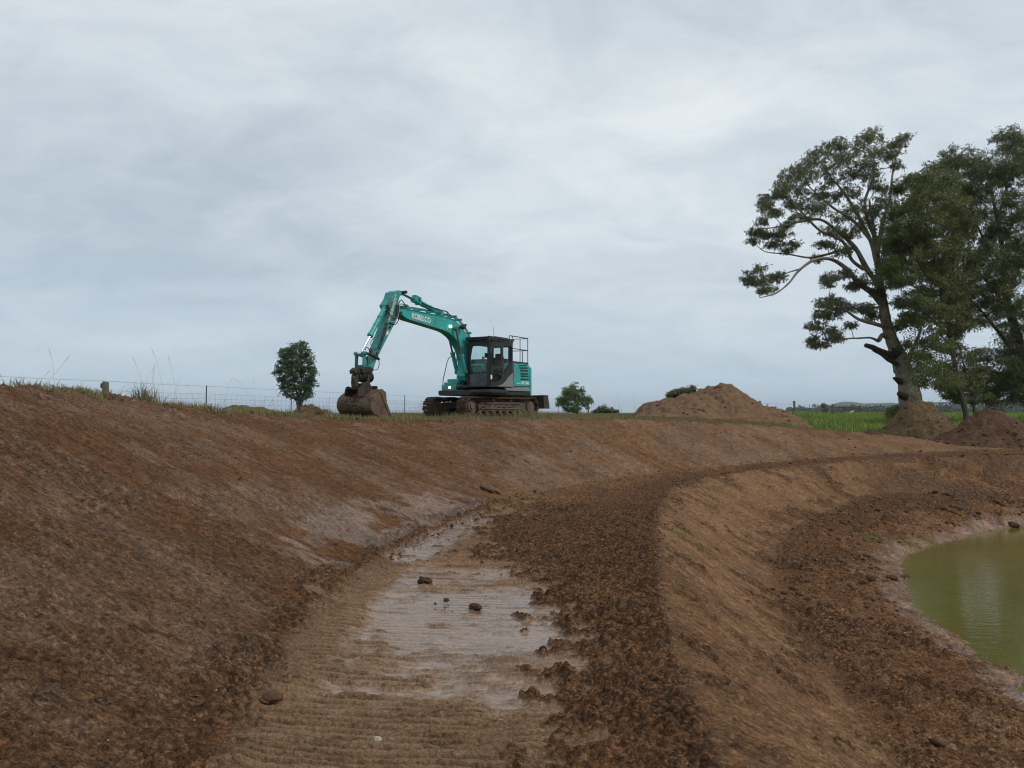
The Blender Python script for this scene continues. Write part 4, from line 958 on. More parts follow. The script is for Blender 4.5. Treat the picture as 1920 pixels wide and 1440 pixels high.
def build_tree(name, label, cat, limbs, clumps, leafm, barkm, rng_seed, nsub, nleaf, lsize, group=None, sub_r=.26, twig=.010, dead=(), flat=.55, trunkY=None):
    """limbs: [(points3d, radii)], clumps: [(centre3d, (rx,ry,rz))]"""
    rng = np.random.default_rng(rng_seed); rnd = random.Random(rng_seed)
    b0 = limbs[0][0][0]
    root = empty(name, (b0[0], b0[1], b0[2]), label, cat, group)
    mb = MB(); sk = []
    for P, rr in limbs:
        P = [Vector(p) for p in P]; Q = []; RQ = []
        for i in range(len(P)-1):
            a, b, c, e = P[max(i-1, 0)], P[i], P[i+1], P[min(i+2, len(P)-1)]
            for k in range(5):
                t = k/5; Q.append(.5*((2*b)+(c-a)*t+(2*a-5*b+4*c-e)*t*t+(3*b-a-3*c+e)*t**3)); RQ.append((rr[i]*(1-t)+rr[i+1]*t)*rnd.uniform(.93, 1.08))
        Q.append(P[-1]); RQ.append(rr[-1]); mb.tube(Q, RQ, 9); sk += list(zip(Q, RQ))
    cen = []; spr = []
    tb = MB()
    clumps = sorted(clumps, key=lambda c: min((Vector(c[0])-s[0]).length for s in sk))
    for c, rad in clumps:
        c = Vector(c)
        # join to the nearest wood that lies lower or further in
        best = min(sk, key=lambda s: (c-s[0]).length*(1.0 if s[0].z < c.z+.2 else 1.5)-min(s[1], .1)*3)
        a, ra = best; D = (c-a).length
        if D > .15:
            r0 = min(ra*.7, .012+.017*D); mid = a.lerp(c, .5)+Vector((rnd.uniform(-.12, .12), rnd.uniform(-.12, .12), rnd.uniform(-.05, .22)))*D
            Q = bez(a, mid, c, 5); RQ = [r0*(1-k/5)+twig*.9*(k/5) for k in range(6)]; tb.tube(Q, RQ, 5, cap=False)
            sk += list(zip(Q[1:], RQ[1:]))
        for k in range(nsub):
            g = Vector((rnd.gauss(0, 1), rnd.gauss(0, 1), rnd.gauss(0, 1))); g.normalize(); q = rnd.random()**.4
            if g.z < -.25: g.z *= .5
            s_ = c+Vector((g.x*rad[0], g.y*rad[1], g.z*rad[2]))*q
            if k % 2 == 0: tb.tube([c, (c+s_)/2+UP*.03, s_], [twig*.8, twig*.6, twig*.3], 3, cap=False)
            f = rnd.uniform(.65, 1.25)*sub_r; cen.append(tuple(s_)); spr.append((f, f, f*flat))
    V, Fc = leaves(np.array(cen), nleaf, np.array(spr), lsize[0], lsize[1], rng)
    if name in ('gum_tree', 'paddock_tree', 'broad_tree', 'sapling'): mb.build('trunk', barkm, root); tb.build('branches', barkm, root)
    else: mb.add(tb.v, tb.f); mb.build('stems', barkm, root)
    me = np_mesh('crown', V-np.array(b0)[None, :], Fc); link('crown', me, leafm, root)
    return root
def zpt(k, x, y, Y):
    px, py = zp(k, x, y); return Vector(((px-960)/FOC*Y, Y, EYE+(HOR-py)/FOC*Y))

# the big gum
YG = 38.0; SG = YG/FOC/2.25     # metres per close-up unit
def gl(P, r, dy):      # a limb traced in the close-up; dy is the distance offset at its end
    n = len(P)-1
    return ([zpt(4, x, y, YG+dy[0]+(dy[1]-dy[0])*i/n) for i, (x, y) in enumerate(P)], [q*SG for q in np.interp(np.arange(n+1)/n, np.linspace(0, 1, len(r)), r)])
gb = gz((zp(4, 755, 1190)[0]-960)/FOC*YG, YG)
basepx = zp(4, 758, 1200)[0]
tr = gl([(757, 1190), (742, 1110), (722, 1050), (700, 990), (676, 930), (655, 860), (642, 780), (630, 700), (621, 620), (612, 540), (598, 440), (585, 350)], [44, 38, 37, 30, 25, 22, 19, 16, 13, 11, 7, 4], (0, .3))
tr[0].insert(0, Vector(((basepx-960)/FOC*YG, YG, gb-.2))); tr[1].insert(0, 50*SG)
limbs = [tr,
  gl([(640, 790), (600, 742), (540, 700), (490, 640), (420, 598), (350, 603), (285, 650), (245, 700), (190, 742), (120, 762)], [15, 13, 11, 9, 7, 6, 5, 4, 3, 1.5], (0, -2.0)),
  gl([(622, 700), (575, 640), (525, 550), (450, 480), (380, 432), (300, 440), (200, 462), (140, 470)], [13, 11, 9, 7, 5, 4, 3, 2], (0, -1.2)),
  gl([(616, 610), (590, 520), (540, 420), (480, 320), (420, 250), (380, 190)], [11, 9, 7, 5, 3, 2], (0, 1.2)),
  gl([(606, 500), (575, 420), (568, 350), (600, 250), (605, 120)], [9, 8, 6, 4, 2], (0, -.6)),
  gl([(618, 580), (640, 450), (670, 350), (683, 240), (700, 160), (735, 90)], [10, 8, 6, 4.5, 3, 1.5], (0, 1.0)),
  gl([(655, 885), (610, 872), (540, 852), (480, 810), (420, 782)], [10, 8, 6, 4, 2], (0, -1.0)),
  gl([(655, 925), (640, 918), (628, 935), (622, 943), (590, 930), (540, 932), (480, 936), (400, 962), (350, 982)], [11, 9, 9, 7, 4, 3.5, 3, 2, 1.5], (0, -1.4)),
  gl([(525, 550), (470, 560), (400, 580), (330, 592), (240, 577), (150, 568), (110, 540)], [7, 6, 5, 4, 3, 2, 1.5], (-.3, .8)),
  gl([(560, 640), (510, 600), (470, 520), (380, 480), (300, 400), (250, 340), (215, 320)], [8, 7, 6, 5, 4, 3, 2], (-.2, -1.6)),
  gl([(590, 520), (520, 440), (430, 380), (350, 310), (300, 260)], [7, 6, 5, 3, 2], (.2, 1.6)),
  gl([(740, 1040), (765, 985), (790, 930), (810, 860)], [13, 9, 6, 3], (0, .9))]
clp = [(600,75,45,36),(550,110,50,40),(500,150,50,36),(620,150,40,42),(570,190,50,36),(435,120,45,30),(390,150,50,30),(470,190,50,36),(340,190,50,30),(400,215,55,34),(300,215,45,30),(250,250,50,30),(330,260,55,30),(430,270,50,30),
 (510,240,50,36),(590,250,40,30),(220,290,45,28),(280,310,50,30),(200,335,32,26),(360,330,50,30),(152,345,26,16),(140,372,32,18),(320,370,50,28),(250,362,42,26),(440,340,45,30),(500,310,44,34),(180,400,40,20),(128,440,28,20),(300,418,48,22),
 (380,395,42,26),(230,448,28,15),(120,482,32,22),(160,502,46,24),(210,490,42,22),(105,520,28,18),(180,535,40,18),(268,530,28,16),(240,560,24,12),(470,420,50,34),(540,380,44,36),(430,480,48,28),(500,490,50,30),(560,450,44,34),(400,540,38,20),
 (480,560,42,20),(352,600,18,14),(700,118,36,26),(690,160,36,28),(738,88,28,16),(712,200,30,22),(625,290,36,36),(695,300,42,32),(650,350,46,36),(690,400,44,44),(605,400,34,30),(660,470,44,38),(640,520,40,28),(690,560,42,40),(700,620,42,40),
 (58,670,30,24),(88,695,34,26),(130,640,30,18),(140,685,38,26),(192,680,38,22),(150,722,44,16),(420,680,40,26),(412,702,28,18),(480,668,42,26),(522,716,32,22),(560,690,36,26),(400,790,46,24),(440,768,40,20),(378,832,32,16),(420,832,40,20),
 (480,800,42,24),(540,810,46,26),(588,800,36,26),(602,838,32,20),(370,885,36,20),(420,902,46,20),(348,930,26,18),(338,960,20,12),(440,928,38,14),(382,955,28,10),(500,882,26,12),(650,560,30,30),(640,740,36,26),(700,700,40,36),(720,780,40,36),(740,860,38,34)]
rnd = random.Random(12)
clumps = []
for x, y, rx, ry in clp:
    for k in range(2 if rx > 30 else 1):
        dd = rnd.uniform(-1.8, 1.8) if rx > 30 else rnd.uniform(-1.0, .4)
        clumps.append((zpt(4, x+rnd.uniform(-12, 12), y+rnd.uniform(-8, 8), YG+dd), (rx*SG*1.12, rx*SG*1.2, ry*SG*1.2)))
gum = build_tree('gum_tree', 'tall leaning gum tree with pale trunk and broken dead stub behind the pile of turf', 'tree', limbs, clumps, GUMLEAF, BARK, 21, 18, 20, (.15, .042), sub_r=.17, flat=.8)
mb = MB()
for P, r, dy in (([(700, 1008), (660, 1002), (625, 985), (598, 970), (570, 962)], [20, 17, 13, 11, 9], (0, -.9)), ([(700, 1040), (665, 1022), (635, 1000), (600, 985)], [10, 9, 6, 3], (-.3, -.8)),
                 ([(715, 1115), (700, 1105), (688, 1100)], [14, 10, 5], (-.2, -.5)), ([(735, 1180), (718, 1172), (708, 1165)], [16, 13, 8], (-.3, -.6)), ([(705, 1000), (690, 985), (682, 972)], [14, 10, 4], (-.3, -.5))):
    g = gl(P, r, dy); mb = MB(); mb.tube(g[0], g[1], 9); mb.build('dead_stub', DEADW, gum)

# trees at the right edge: clumps spread through outlines
def inpoly(x, y, P):
    c = False; j = len(P)-1
    for i in range(len(P)):
        if (P[i][1] > y) != (P[j][1] > y) and x < (P[j][0]-P[i][0])*(y-P[i][1])/(P[j][1]-P[i][1])+P[i][0]: c = not c
        j = i
    return c
def fill(poly, Y, dep, n, rr, seed, k=4, sq=.75, mind=0, ell=True, thin=None):
    rnd = random.Random(seed); xs = [p[0] for p in poly]; ys = [p[1] for p in poly]; cx = (min(xs)+max(xs))/2; hw = (max(xs)-min(xs))/2; out = []; px = []
    s = Y/FOC/{4: 2.25, 0: 1, 9: 9}[k]; tries = 0
    while len(out) < n and tries < n*60:
        tries += 1; x = rnd.uniform(min(xs), max(xs)); y = rnd.uniform(min(ys), max(ys))
        if not inpoly(x, y, poly): continue
        if mind and any(math.hypot(x-a, y-b) < mind for a, b in px): continue
        if thin and thin[0] < y < thin[1] and x < thin[2] and rnd.random() < thin[3]: continue
        px.append((x, y)); d_ = dep*math.sqrt(max(.08, 1-((x-cx)/hw)**2)) if ell else dep; r = rr*rnd.uniform(.7, 1.25)
        out.append((zpt(k, x, y, Y+rnd.uniform(-d_, d_)), (r, r*1.1, r*sq)))
    return out
def wood(Y, base, P, r, dy=(0, .2), k=4):
    n = len(P)-1; s = Y/FOC/(2.25 if k == 4 else 1)
    L = [zpt(k, x, y, Y+dy[0]+(dy[1]-dy[0])*i/n) for i, (x, y) in enumerate(P)]; rr = [q*s for q in np.interp(np.arange(n+1)/n, np.linspace(0, 1, len(r)), r)]
    if base: L.insert(0, Vector((L[0].x, L[0].y, gz(L[0].x, L[0].y)-.15))); rr.insert(0, rr[0]*1.15)
    return (L, rr)
P1 = [(690, 330), (740, 268), (800, 240), (860, 222), (900, 215), (960, 300), (1010, 480), (990, 700), (1000, 860), (1010, 1000), (980, 1130), (900, 1170), (850, 1110), (810, 1150), (770, 1090), (745, 1010), (735, 940), (700, 860), (710, 760), (640, 690), (655, 560), (690, 450)]
w1 = [wood(36, 1, [(992, 1250), (965, 1150), (945, 1040), (925, 930), (905, 820), (880, 700), (850, 560), (820, 420), (800, 320)], [12, 10, 9, 8, 7, 6, 4, 3, 2]),
      wood(36, 0, [(925, 930), (860, 860), (790, 800), (740, 780)], [5, 4, 2, 1], (0, -1)), wood(36, 0, [(915, 880), (960, 780), (985, 650), (975, 520)], [5, 4, 3, 2], (0, 1)), wood(36, 0, [(940, 1010), (880, 970), (820, 960)], [4, 3, 1.5], (0, -1)),
      wood(36, 0, [(880, 700), (780, 600), (720, 500)], [4, 3, 1.5], (0, -1.2)), wood(36, 0, [(860, 600), (920, 480), (930, 380)], [4, 3, 1.5], (0, .6))]
build_tree('paddock_tree', 'olive green tree with slender forked trunk between leaning gum and broad dark tree', 'tree', w1, fill(P1, 36, 2.4, 165, .56, 5, mind=20, thin=(830, 1150, 2000, .55)), MIDLEAF, DBARK, 31, 14, 46, (.125, .040), sub_r=.25, flat=.7)
P2 = [(880, 260), (872, 190), (950, 180), (985, 140), (1060, 150), (1110, 110), (1165, 62), (1238, 70), (1330, 60), (1420, 130), (1500, 300), (1540, 500), (1540, 800), (1500, 1050), (1440, 1190), (1300, 1230), (1150, 1225), (1040, 1200), (1000, 1130), (1020, 960), (960, 860), (940, 700), (900, 560), (930, 420)]
w2 = [wood(40, 1, [(1270, 1250), (1250, 1120), (1225, 980), (1190, 860), (1160, 740), (1150, 600), (1130, 450), (1100, 320), (1080, 220)], [26, 22, 20, 17, 14, 11, 8, 5, 3]),
      wood(40, 0, [(1240, 1050), (1150, 930), (1060, 820), (1000, 760)], [10, 7, 5, 2], (0, -2)), wood(40, 0, [(1190, 860), (1120, 740), (1040, 650), (980, 600)], [9, 7, 4, 2], (0, -1.5)), wood(40, 0, [(1165, 740), (1230, 600), (1280, 420), (1290, 250)], [9, 6, 4, 2], (0, 1)),
      wood(40, 0, [(1230, 980), (1320, 850), (1400, 700)], [10, 7, 3], (0, 1)), wood(40, 0, [(1255, 1120), (1150, 1080), (1060, 1070)], [7, 4, 2], (0, -2)), wood(40, 0, [(1150, 620), (1060, 500), (1000, 330)], [7, 4, 2], (0, -1))]
build_tree('broad_tree', 'broad dark tree with branches down to the grass, rightmost in the photo', 'tree', w2, fill(P2, 40, 3.6, 300, .72, 6, mind=19, thin=(780, 1120, 1150, .6))+fill([(1060, 1080), (1300, 1000), (1540, 1000), (1540, 1235), (1130, 1235)], 40, 3.0, 60, .7, 16), DARKLEAF, DBARK, 32, 14, 48, (.135, .042), sub_r=.30, flat=.7)
P3 = [(860, 1150), (900, 1090), (960, 1060), (1020, 1080), (1060, 1150), (1040, 1200), (960, 1190)]
w3 = [wood(37, 1, [(1028, 1240), (1020, 1180), (1000, 1120), (985, 1050), (960, 960)], [6, 5, 4, 3, 2])]
build_tree('sapling', 'thin young tree standing just right of the slender forked trunk', 'tree', w3, fill(P3, 37, .9, 22, .45, 7), MIDLEAF, DBARK, 33, 8, 40, (.14, .05))
# small trees along the fence (photo pixels)
def smalltree(name, label, Y, poly, stems, seed, n, r, leaf, lm, nsub=7, nleaf=34, cat='tree', sub=.16, dep=None):
    ws = [wood(Y, 1, P, rr, (0, dy), 0) for P, rr, dy in stems]
    xs = [p[0] for p in poly]; dep = dep or (max(xs)-min(xs))/2*Y/FOC*.8
    return build_tree(name, label, cat, ws, fill(poly, Y, dep, n, r, seed, 0, .9, mind=3.3 if n > 100 else 0), lm, DBARK, seed, nsub, nleaf, leaf, sub_r=sub, twig=.006)
smalltree('small_tree', 'dense dark upright small tree with many stems, behind the fence left of the bucket', 34.2,
    [(547, 640), (553, 636), (561, 641), (576, 645), (581, 656), (582, 672), (585, 684), (593, 692), (591, 706), (589, 728), (584, 742), (575, 750), (556, 751), (545, 746), (532, 738), (522, 720), (516, 701), (515, 692), (522, 682), (524, 666), (527, 655), (537, 655), (543, 647)],
    [([(561, 757), (556, 735), (548, 700), (546, 660)], [1.6, 1.3, 1, .5], .3), ([(563, 757), (564, 730), (566, 690), (562, 650)], [1.6, 1.3, 1, .5], -.3), ([(557, 757), (545, 735), (530, 700)], [1.4, 1, .5], .2), ([(566, 757), (575, 730), (585, 690)], [1.4, 1, .5], -.2), ([(560, 757), (550, 738), (540, 715)], [1.3, 1, .5], .4)],
    41, 165, .15, (.075, .050), ORCHLEAF, 6, 14, sub=.15)
smalltree('small_tree', 'round-crowned light green small tree between the dozer blade and the wooden fence post', 70,
    [(1078, 721), (1090, 728), (1098, 740), (1105, 752), (1100, 762), (1085, 770), (1070, 770), (1056, 764), (1048, 756), (1055, 742), (1064, 730)],
    [([(1083, 782), (1082, 765), (1079, 745)], [1.6, 1.2, .6], 0), ([(1082, 770), (1070, 755)], [1, .5], .5), ([(1082, 768), (1094, 752)], [1, .5], -.5)], 42, 60, .34, (.15, .09), leafmat('pale_green_leaves', (.09, .14, .055), (.15, .20, .08), 2), 6, 20, sub=.28)
smalltree('shrub', 'grey-green shrub showing over the left shoulder of the big soil mound', 48,
    [(1254, 742), (1262, 733), (1275, 732), (1285, 730), (1295, 725), (1301, 728), (1298, 736), (1285, 745), (1260, 750)],
    [([(1275, 785), (1275, 760), (1272, 740)], [1.8, 1.2, .6], 0), ([(1276, 765), (1290, 740), (1297, 728)], [1.2, .8, .4], .2), ([(1275, 765), (1262, 742)], [1, .5], -.2)], 43, 30, .22, (.13, .06), GUMLEAF, 6, 24, 'shrub', sub=.18)
smalltree('round_bush', 'low round dull green bush beyond the fence, left of the big soil mound', 95,
    [(1112, 778), (1118, 770), (1128, 766), (1140, 765), (1149, 768), (1156, 775), (1158, 784), (1112, 784)],
    [([(1134, 788), (1134, 778)], [1.5, 1.0], 0)], 44, 60, .42, (.2, .12), leafmat('dull_leaves', (.075, .085, .04), (.12, .125, .06), 2), 6, 28, 'bush', sub=.34)
smalltree('shrub', 'small dark shrub at the left foot of the flat-topped pile of turf', 36,
    [(1664, 772), (1670, 762), (1680, 757), (1690, 760), (1688, 775), (1676, 784), (1664, 782)],
    [([(1678, 795), (1678, 780), (1680, 765)], [1.4, 1, .5], 0)], 45, 16, .16, (.10, .05), MIDLEAF, 6, 24, 'shrub', sub=.13)
smalltree('shrub', 'pointed dull green shrub in the paddock, left of the metal gate', 88,
    [(1541, 768), (1544, 760), (1547, 758), (1550, 762), (1553, 770), (1548, 774)], [([(1547, 782), (1547, 770), (1547, 762)], [1.0, .8, .5], 0)], 46, 10, .22, (.16, .07), MIDLEAF, 6, 24, 'shrub', sub=.2)

# ------------------------------------------------------------------ far woods
def woods(name, x0, x1, Y0, Y1, h, n, seed, m, lmul=1.0):
    rng = np.random.default_rng(seed); px = rng.uniform(x0, x1, n); Y = rng.uniform(Y0, Y1, n); X = (px-960)/FOC*Y
    z, _ = base(X, Y); hh = h*(.5+.7*fbm(X/ (12*lmul)+3, Y/(40*lmul), 3, seed)+rng.uniform(-.1, .1, n)); r = .42*hh
    cen = np.repeat(np.stack([X, Y, z+hh*.55], 1), 14, 0); rr = np.repeat(r, 14)
    g = rng.normal(0, 1, cen.shape); g /= np.linalg.norm(g, axis=1, keepdims=True); cen = cen+g*rr[:, None]*np.array([[.9, .9, 1.0]])*rng.random((len(cen), 1))**.4
    V, Fc = leaves(cen, 10, np.stack([rr*.35]*3, 1), .9*lmul, .6*lmul, rng, 0)
    tag(link(name, np_mesh(name, V, Fc), m), kind='stuff')
woods('distant_woods', 1440, 1990, 420, 560, 15, 330, 61, leafmat('far_woods_leaves', (.045, .065, .035), (.07, .09, .045), .05), 1.3)
woods('distant_woods', 1600, 2000, 300, 380, 11, 130, 62, bpy.data.materials['far_woods_leaves'], 1.0)
woods('distant_woods', 1478, 2010, 1400, 2100, 24, 700, 63, bpy.data.materials['far_woods_leaves'], 4.5)
# ------------------------------------------------------------------ spoil heaps
def soilmat(name, a, b, straw=.0, bump=.03):
    m = bpy.data.materials.new(name); m.use_nodes = True; t = NT(m.node_tree)
    pos = t.n('ShaderNodeNewGeometry').outputs['Position']
    n1_ = t.noise(pos, 3.5, 7, .68); n2_ = t.noise(pos, 26, 6, .7)
    c = t.mix(t.ramp(n1_, [(.34, 0), (.66, 1)]), a, b)
    c = t.mix(1.0, c, t.ramp(n2_, [(.3, .6), (.5, 1.0), (.75, 1.35)]), 'MULTIPLY')
    vo = t.n('ShaderNodeTexVoronoi', {'Scale': 9.0}); t.t.links.new(pos, vo.inputs['Vector'])
    chip = t.math('MULTIPLY', t.math('LESS_THAN', vo.outputs['Distance'], .13), t.math('GREATER_THAN', t.n('ShaderNodeSeparateColor', {0: vo.outputs['Color']}).outputs[0], .62))
    c = t.mix(t.math('MULTIPLY', chip, .7), c, (.36, .27, .19))
    if straw: c = t.mix(t.ramp(t.noise(t.mapping(pos, (3, 3, 9)), 2.2, 6, .7), [(.45, 0), (.68, straw)]), c, (.22, .18, .09))
    bn = t.n('ShaderNodeBump', {'Strength': 1.0, 'Distance': bump, 'Height': t.math('ADD', t.math('MULTIPLY', n1_, .6), t.math('MULTIPLY', n2_, .5))})
    b = t.n('ShaderNodeBsdfPrincipled', {'Base Color': c, 'Roughness': .9, 'Specular IOR Level': .2, 'Normal': bn.outputs[0]})
    t.t.links.new(b.outputs[0], t.n('ShaderNodeOutputMaterial').inputs[0]); return m
def mound(name, label, prof, Y, half, m, seed, cat='mound', clod=.07, res=.035, rough=.10, peak=1.15, group=None):
    """prof: silhouette [(px,py)] in the photo; half: half depth in metres at the summit"""
    X = np.array([(p[0]-960)/FOC*Y for p in prof]); Z = np.array([EYE+(HOR-p[1])/FOC*Y for p in prof])
    x = np.arange(X[0]-.15, X[-1]+.15, res); y = np.arange(-half*1.35, half*1.35, res); gx, gy = np.meshgrid(x, y)
    z0, _ = base(gx.ravel().astype(np.float32), (gy+Y).ravel().astype(np.float32)); z0 = z0.reshape(gx.shape)
    zc0, _ = base(x.astype(np.float32), np.full(len(x), Y, np.float32))
    h = np.interp(x, X, Z)-zc0; h = np.where((x < X[0]) | (x > X[-1]), 0, h); hm = h.max()
    wid = half*(.45+.55*np.clip(h/hm, 0, 1)**.7)*(1+.18*(vn(x*1.1, x*0+3, seed)-.5)*2)
    q = np.abs(gy)/wid[None, :]; g = np.clip(1-q, 0, 1); g = 1-(1-g)**peak; g = np.where(q < .12, g.max(0)[None, :]*0+1-(q/.12)**2*(1-(1-(1-.12))**1)*0.5*.12/.12*.12, g) if False else g
    sh = g*(2-g) if peak > 1.5 else g
    H = h[None, :]*sh
    dis = (fbm(gx*1.1, gy*1.1, 4, seed)-.5)*rough*4.2+(fbm(gx*6, gy*6, 4, seed+5)-.5)*rough*1.6+lumps(gx+.1*vn(gx*8, gy*8, 3), gy+.1*vn(gx*7, gy*7, 4), .26, seed+9, .5)*clod*.9+lumps(gx, gy, .12, seed+13, .7)*clod*.7+lumps(gx+.2*vn(gx*4, gy*4, 6), gy, .6, seed+17, .4)*clod*1.6
    zz_ = z0+H+dis*np.clip(H/.25, 0, 1)*np.clip(H*3+.2, 0, 1)-.04*(H < .02)-.03
    zz_ = np.where(H <= .001, z0-.12, zz_)
    V = np.stack([gx, gy+Y, zz_], -1).reshape(-1, 3); nY, nX = gx.shape
    i = np.arange(nY-1)[:, None]; j = np.arange(nX-1)[None, :]
    Fc = np.stack([i*nX+j, i*nX+j+1, (i+1)*nX+j+1, (i+1)*nX+j], -1).reshape(-1, 4)
    keep = (H.ravel()[Fc] > .001).any(1); Fc = Fc[keep]
    used = np.unique(Fc); mp = np.full(len(V), -1); mp[used] = np.arange(len(used)); V = V[used]; Fc = mp[Fc]
    org = np.array([V[:, 0].mean(), Y, float(z0.mean())])
    o = link(name, np_mesh(name, V-org, Fc, True), m, None, tuple(org)); tag(o, label, cat, group)
    return o, V
SOIL = soilmat('heap_soil', (.118, .066, .036), (.20, .122, .070)); SOILD = soilmat('dark_heap_soil', (.055, .028, .016), (.115, .062, .034)); TURF = soilmat('stripped_turf', (.088, .052, .028), (.165, .108, .060), .45, .06)
MOUNDV = []
m1, m1v = mound('soil_mound', 'largest mound of loose brown soil, between the small round-crowned tree and the green paddock', [(1168, 797), (1186, 778), (1200, 766), (1218, 755), (1250, 742), (1285, 735), (1308, 731), (1335, 727), (1350, 722), (1362, 721), (1374, 726), (1390, 735), (1415, 748), (1440, 760), (1462, 768), (1490, 778), (1512, 795), (1522, 806)], 31.5, 2.6, SOIL, 101, clod=.045)
m2, m2v = mound('turf_pile', 'flat-topped pale pile of dug-up turf and straw at the foot of the leaning gum', [(1645, 812), (1660, 802), (1672, 790), (1685, 775), (1692, 760), (1700, 750), (1722, 747), (1745, 753), (1757, 766), (1770, 782), (1785, 793), (1800, 805), (1812, 818)], 29.5, 1.7, TURF, 102, 'pile', .07, rough=.10)
m3, m3v = mound('soil_mound', 'dark brown mound of clods in front of the broad dark tree, beside the turf pile', [(1745, 828), (1770, 815), (1795, 802), (1812, 788), (1830, 775), (1850, 771), (1880, 773), (1905, 786), (1930, 800), (1960, 822), (1985, 845)], 26.8, 1.7, SOILD, 103, clod=.055, rough=.07)
m4, m4v = mound('turf_pile', 'small straw-covered heap of soil behind the crest, left of the bucket', [(545, 776), (552, 768), (563, 757), (572, 751), (582, 752), (592, 758), (600, 764), (612, 766), (628, 776), (634, 782)], 20.5, .8, TURF, 104, 'pile', .05, res=.02, rough=.07)
mound('soil_clump', 'little clump of dark turf on the left crest, before the wooden post', [(100, 742), (108, 728), (116, 722), (126, 722), (134, 729), (142, 742)], 10.6, .22, SOILD, 105, 'clump', .03, res=.008, rough=.03)
mound('soil_clump', 'low crumbly clod heap on the paddock edge, left of the pile of turf', [(1612, 812), (1622, 807), (1632, 803), (1642, 807), (1652, 812)], 27.2, .35, SOILD, 106, 'clump', .05, res=.02, rough=.05)
mound('soil_clump', 'crumbly ridge of soil and dry grass on the crest, right of the steel post', [(400, 778), (415, 765), (430, 760), (450, 758), (470, 762), (495, 764), (515, 768), (535, 778)], 17.0, .45, TURF, 107, 'clump', .05, res=.015, rough=.06)

MOUNDV += [(m1v, 350), (m2v, 250), (m3v, 600), (m4v, 80)]
# a few single lumps lying on the wet bench
def lump(name, label, px, py, z, sx, sy, sz, m, seed, cat='clod', rot=0.0, slab_=False, lift=0.0):
    Y = (EYE-z)*FOC/(py-HOR); X = (px-960)/FOC*Y; z = gz(X, Y)
    bm = bmesh.new(); bmesh.ops.create_icosphere(bm, subdivisions=4, radius=1.0); rng_ = seed*1.7
    for v in bm.verts:
        p = np.array([[v.co.x, v.co.y, v.co.z]]); a = 1
        for s_, am in ((1.3, .35), (3.1, .22), (7.5, .12)):
            a += am*2*(float(vn(p[:, 0]*s_+rng_+v.co.z*s_, p[:, 1]*s_-v.co.z*s_*.7, seed)[0])-.5)
        v.co *= a
        if slab_: v.co.z = max(min(v.co.z, .55), -.6)
        v.co.x *= sx; v.co.y *= sy; v.co.z *= sz
    me = bpy.data.meshes.new(name); bm.to_mesh(me); bm.free(); me.polygons.foreach_set('use_smooth', [True]*len(me.polygons))
    o = link(name, me, m, None, (X, Y, z+sz*.45+lift)); o.rotation_euler = (0, .28 if slab_ else 0, rot); return tag(o, label, cat)
lump('mud_clod', 'dark mud clod sitting alone on the upper wet patch', 797, 1085, 0, .070, .045, .038, SOILD, 201)
lump('mud_clod', 'flat mud clod on the widest wet patch, right of the lone clod', 890, 1130, 0, .055, .04, .026, SOILD, 202)
lump('soil_slab', 'pale slab of dried soil lifted off the slope above the ditch', 592, 1100, .12, .125, .06, .028, SOIL, 203, 'slab', -.5, True, .05)
lump('soil_slab', 'thin dark slab of soil on the far slope near the bend', 920, 912, .25, .16, .07, .035, SOILD, 204, 'slab', -.3, True)
lump('stone', 'pale stone half sunk in the muddy bench at the bottom of the photo', 707, 1374, 0, .022, .016, .014, mat('pale_stone', (.36, .29, .21), .8, 0, .2, 20), 205, 'stone')
lump('mud_clod', 'shaggy dark clod with grass roots at the lower left of the bench', 500, 1312, 0, .085, .08, .03, SOILD, 206)
for i, (px, py, s_, lb) in enumerate(((1418, 655+430, .10, 'round dark clod at the water edge, left of the clod standing in the pond'), (1698, 1077, .09, 'dark wet clod standing in the shallow edge of the pond'), (1900, 985, .16, 'large dark clod on the far shore at the right edge of the photo'), (1672, 1086, .12, 'largest dark clod on the near shore of the pond'))):
    if i == 0: px, py = 1640, 1062
    lump('mud_clod', lb, px, py, -1.15, s_*.8, s_*.65, s_*.45, SOILD, 210+i)
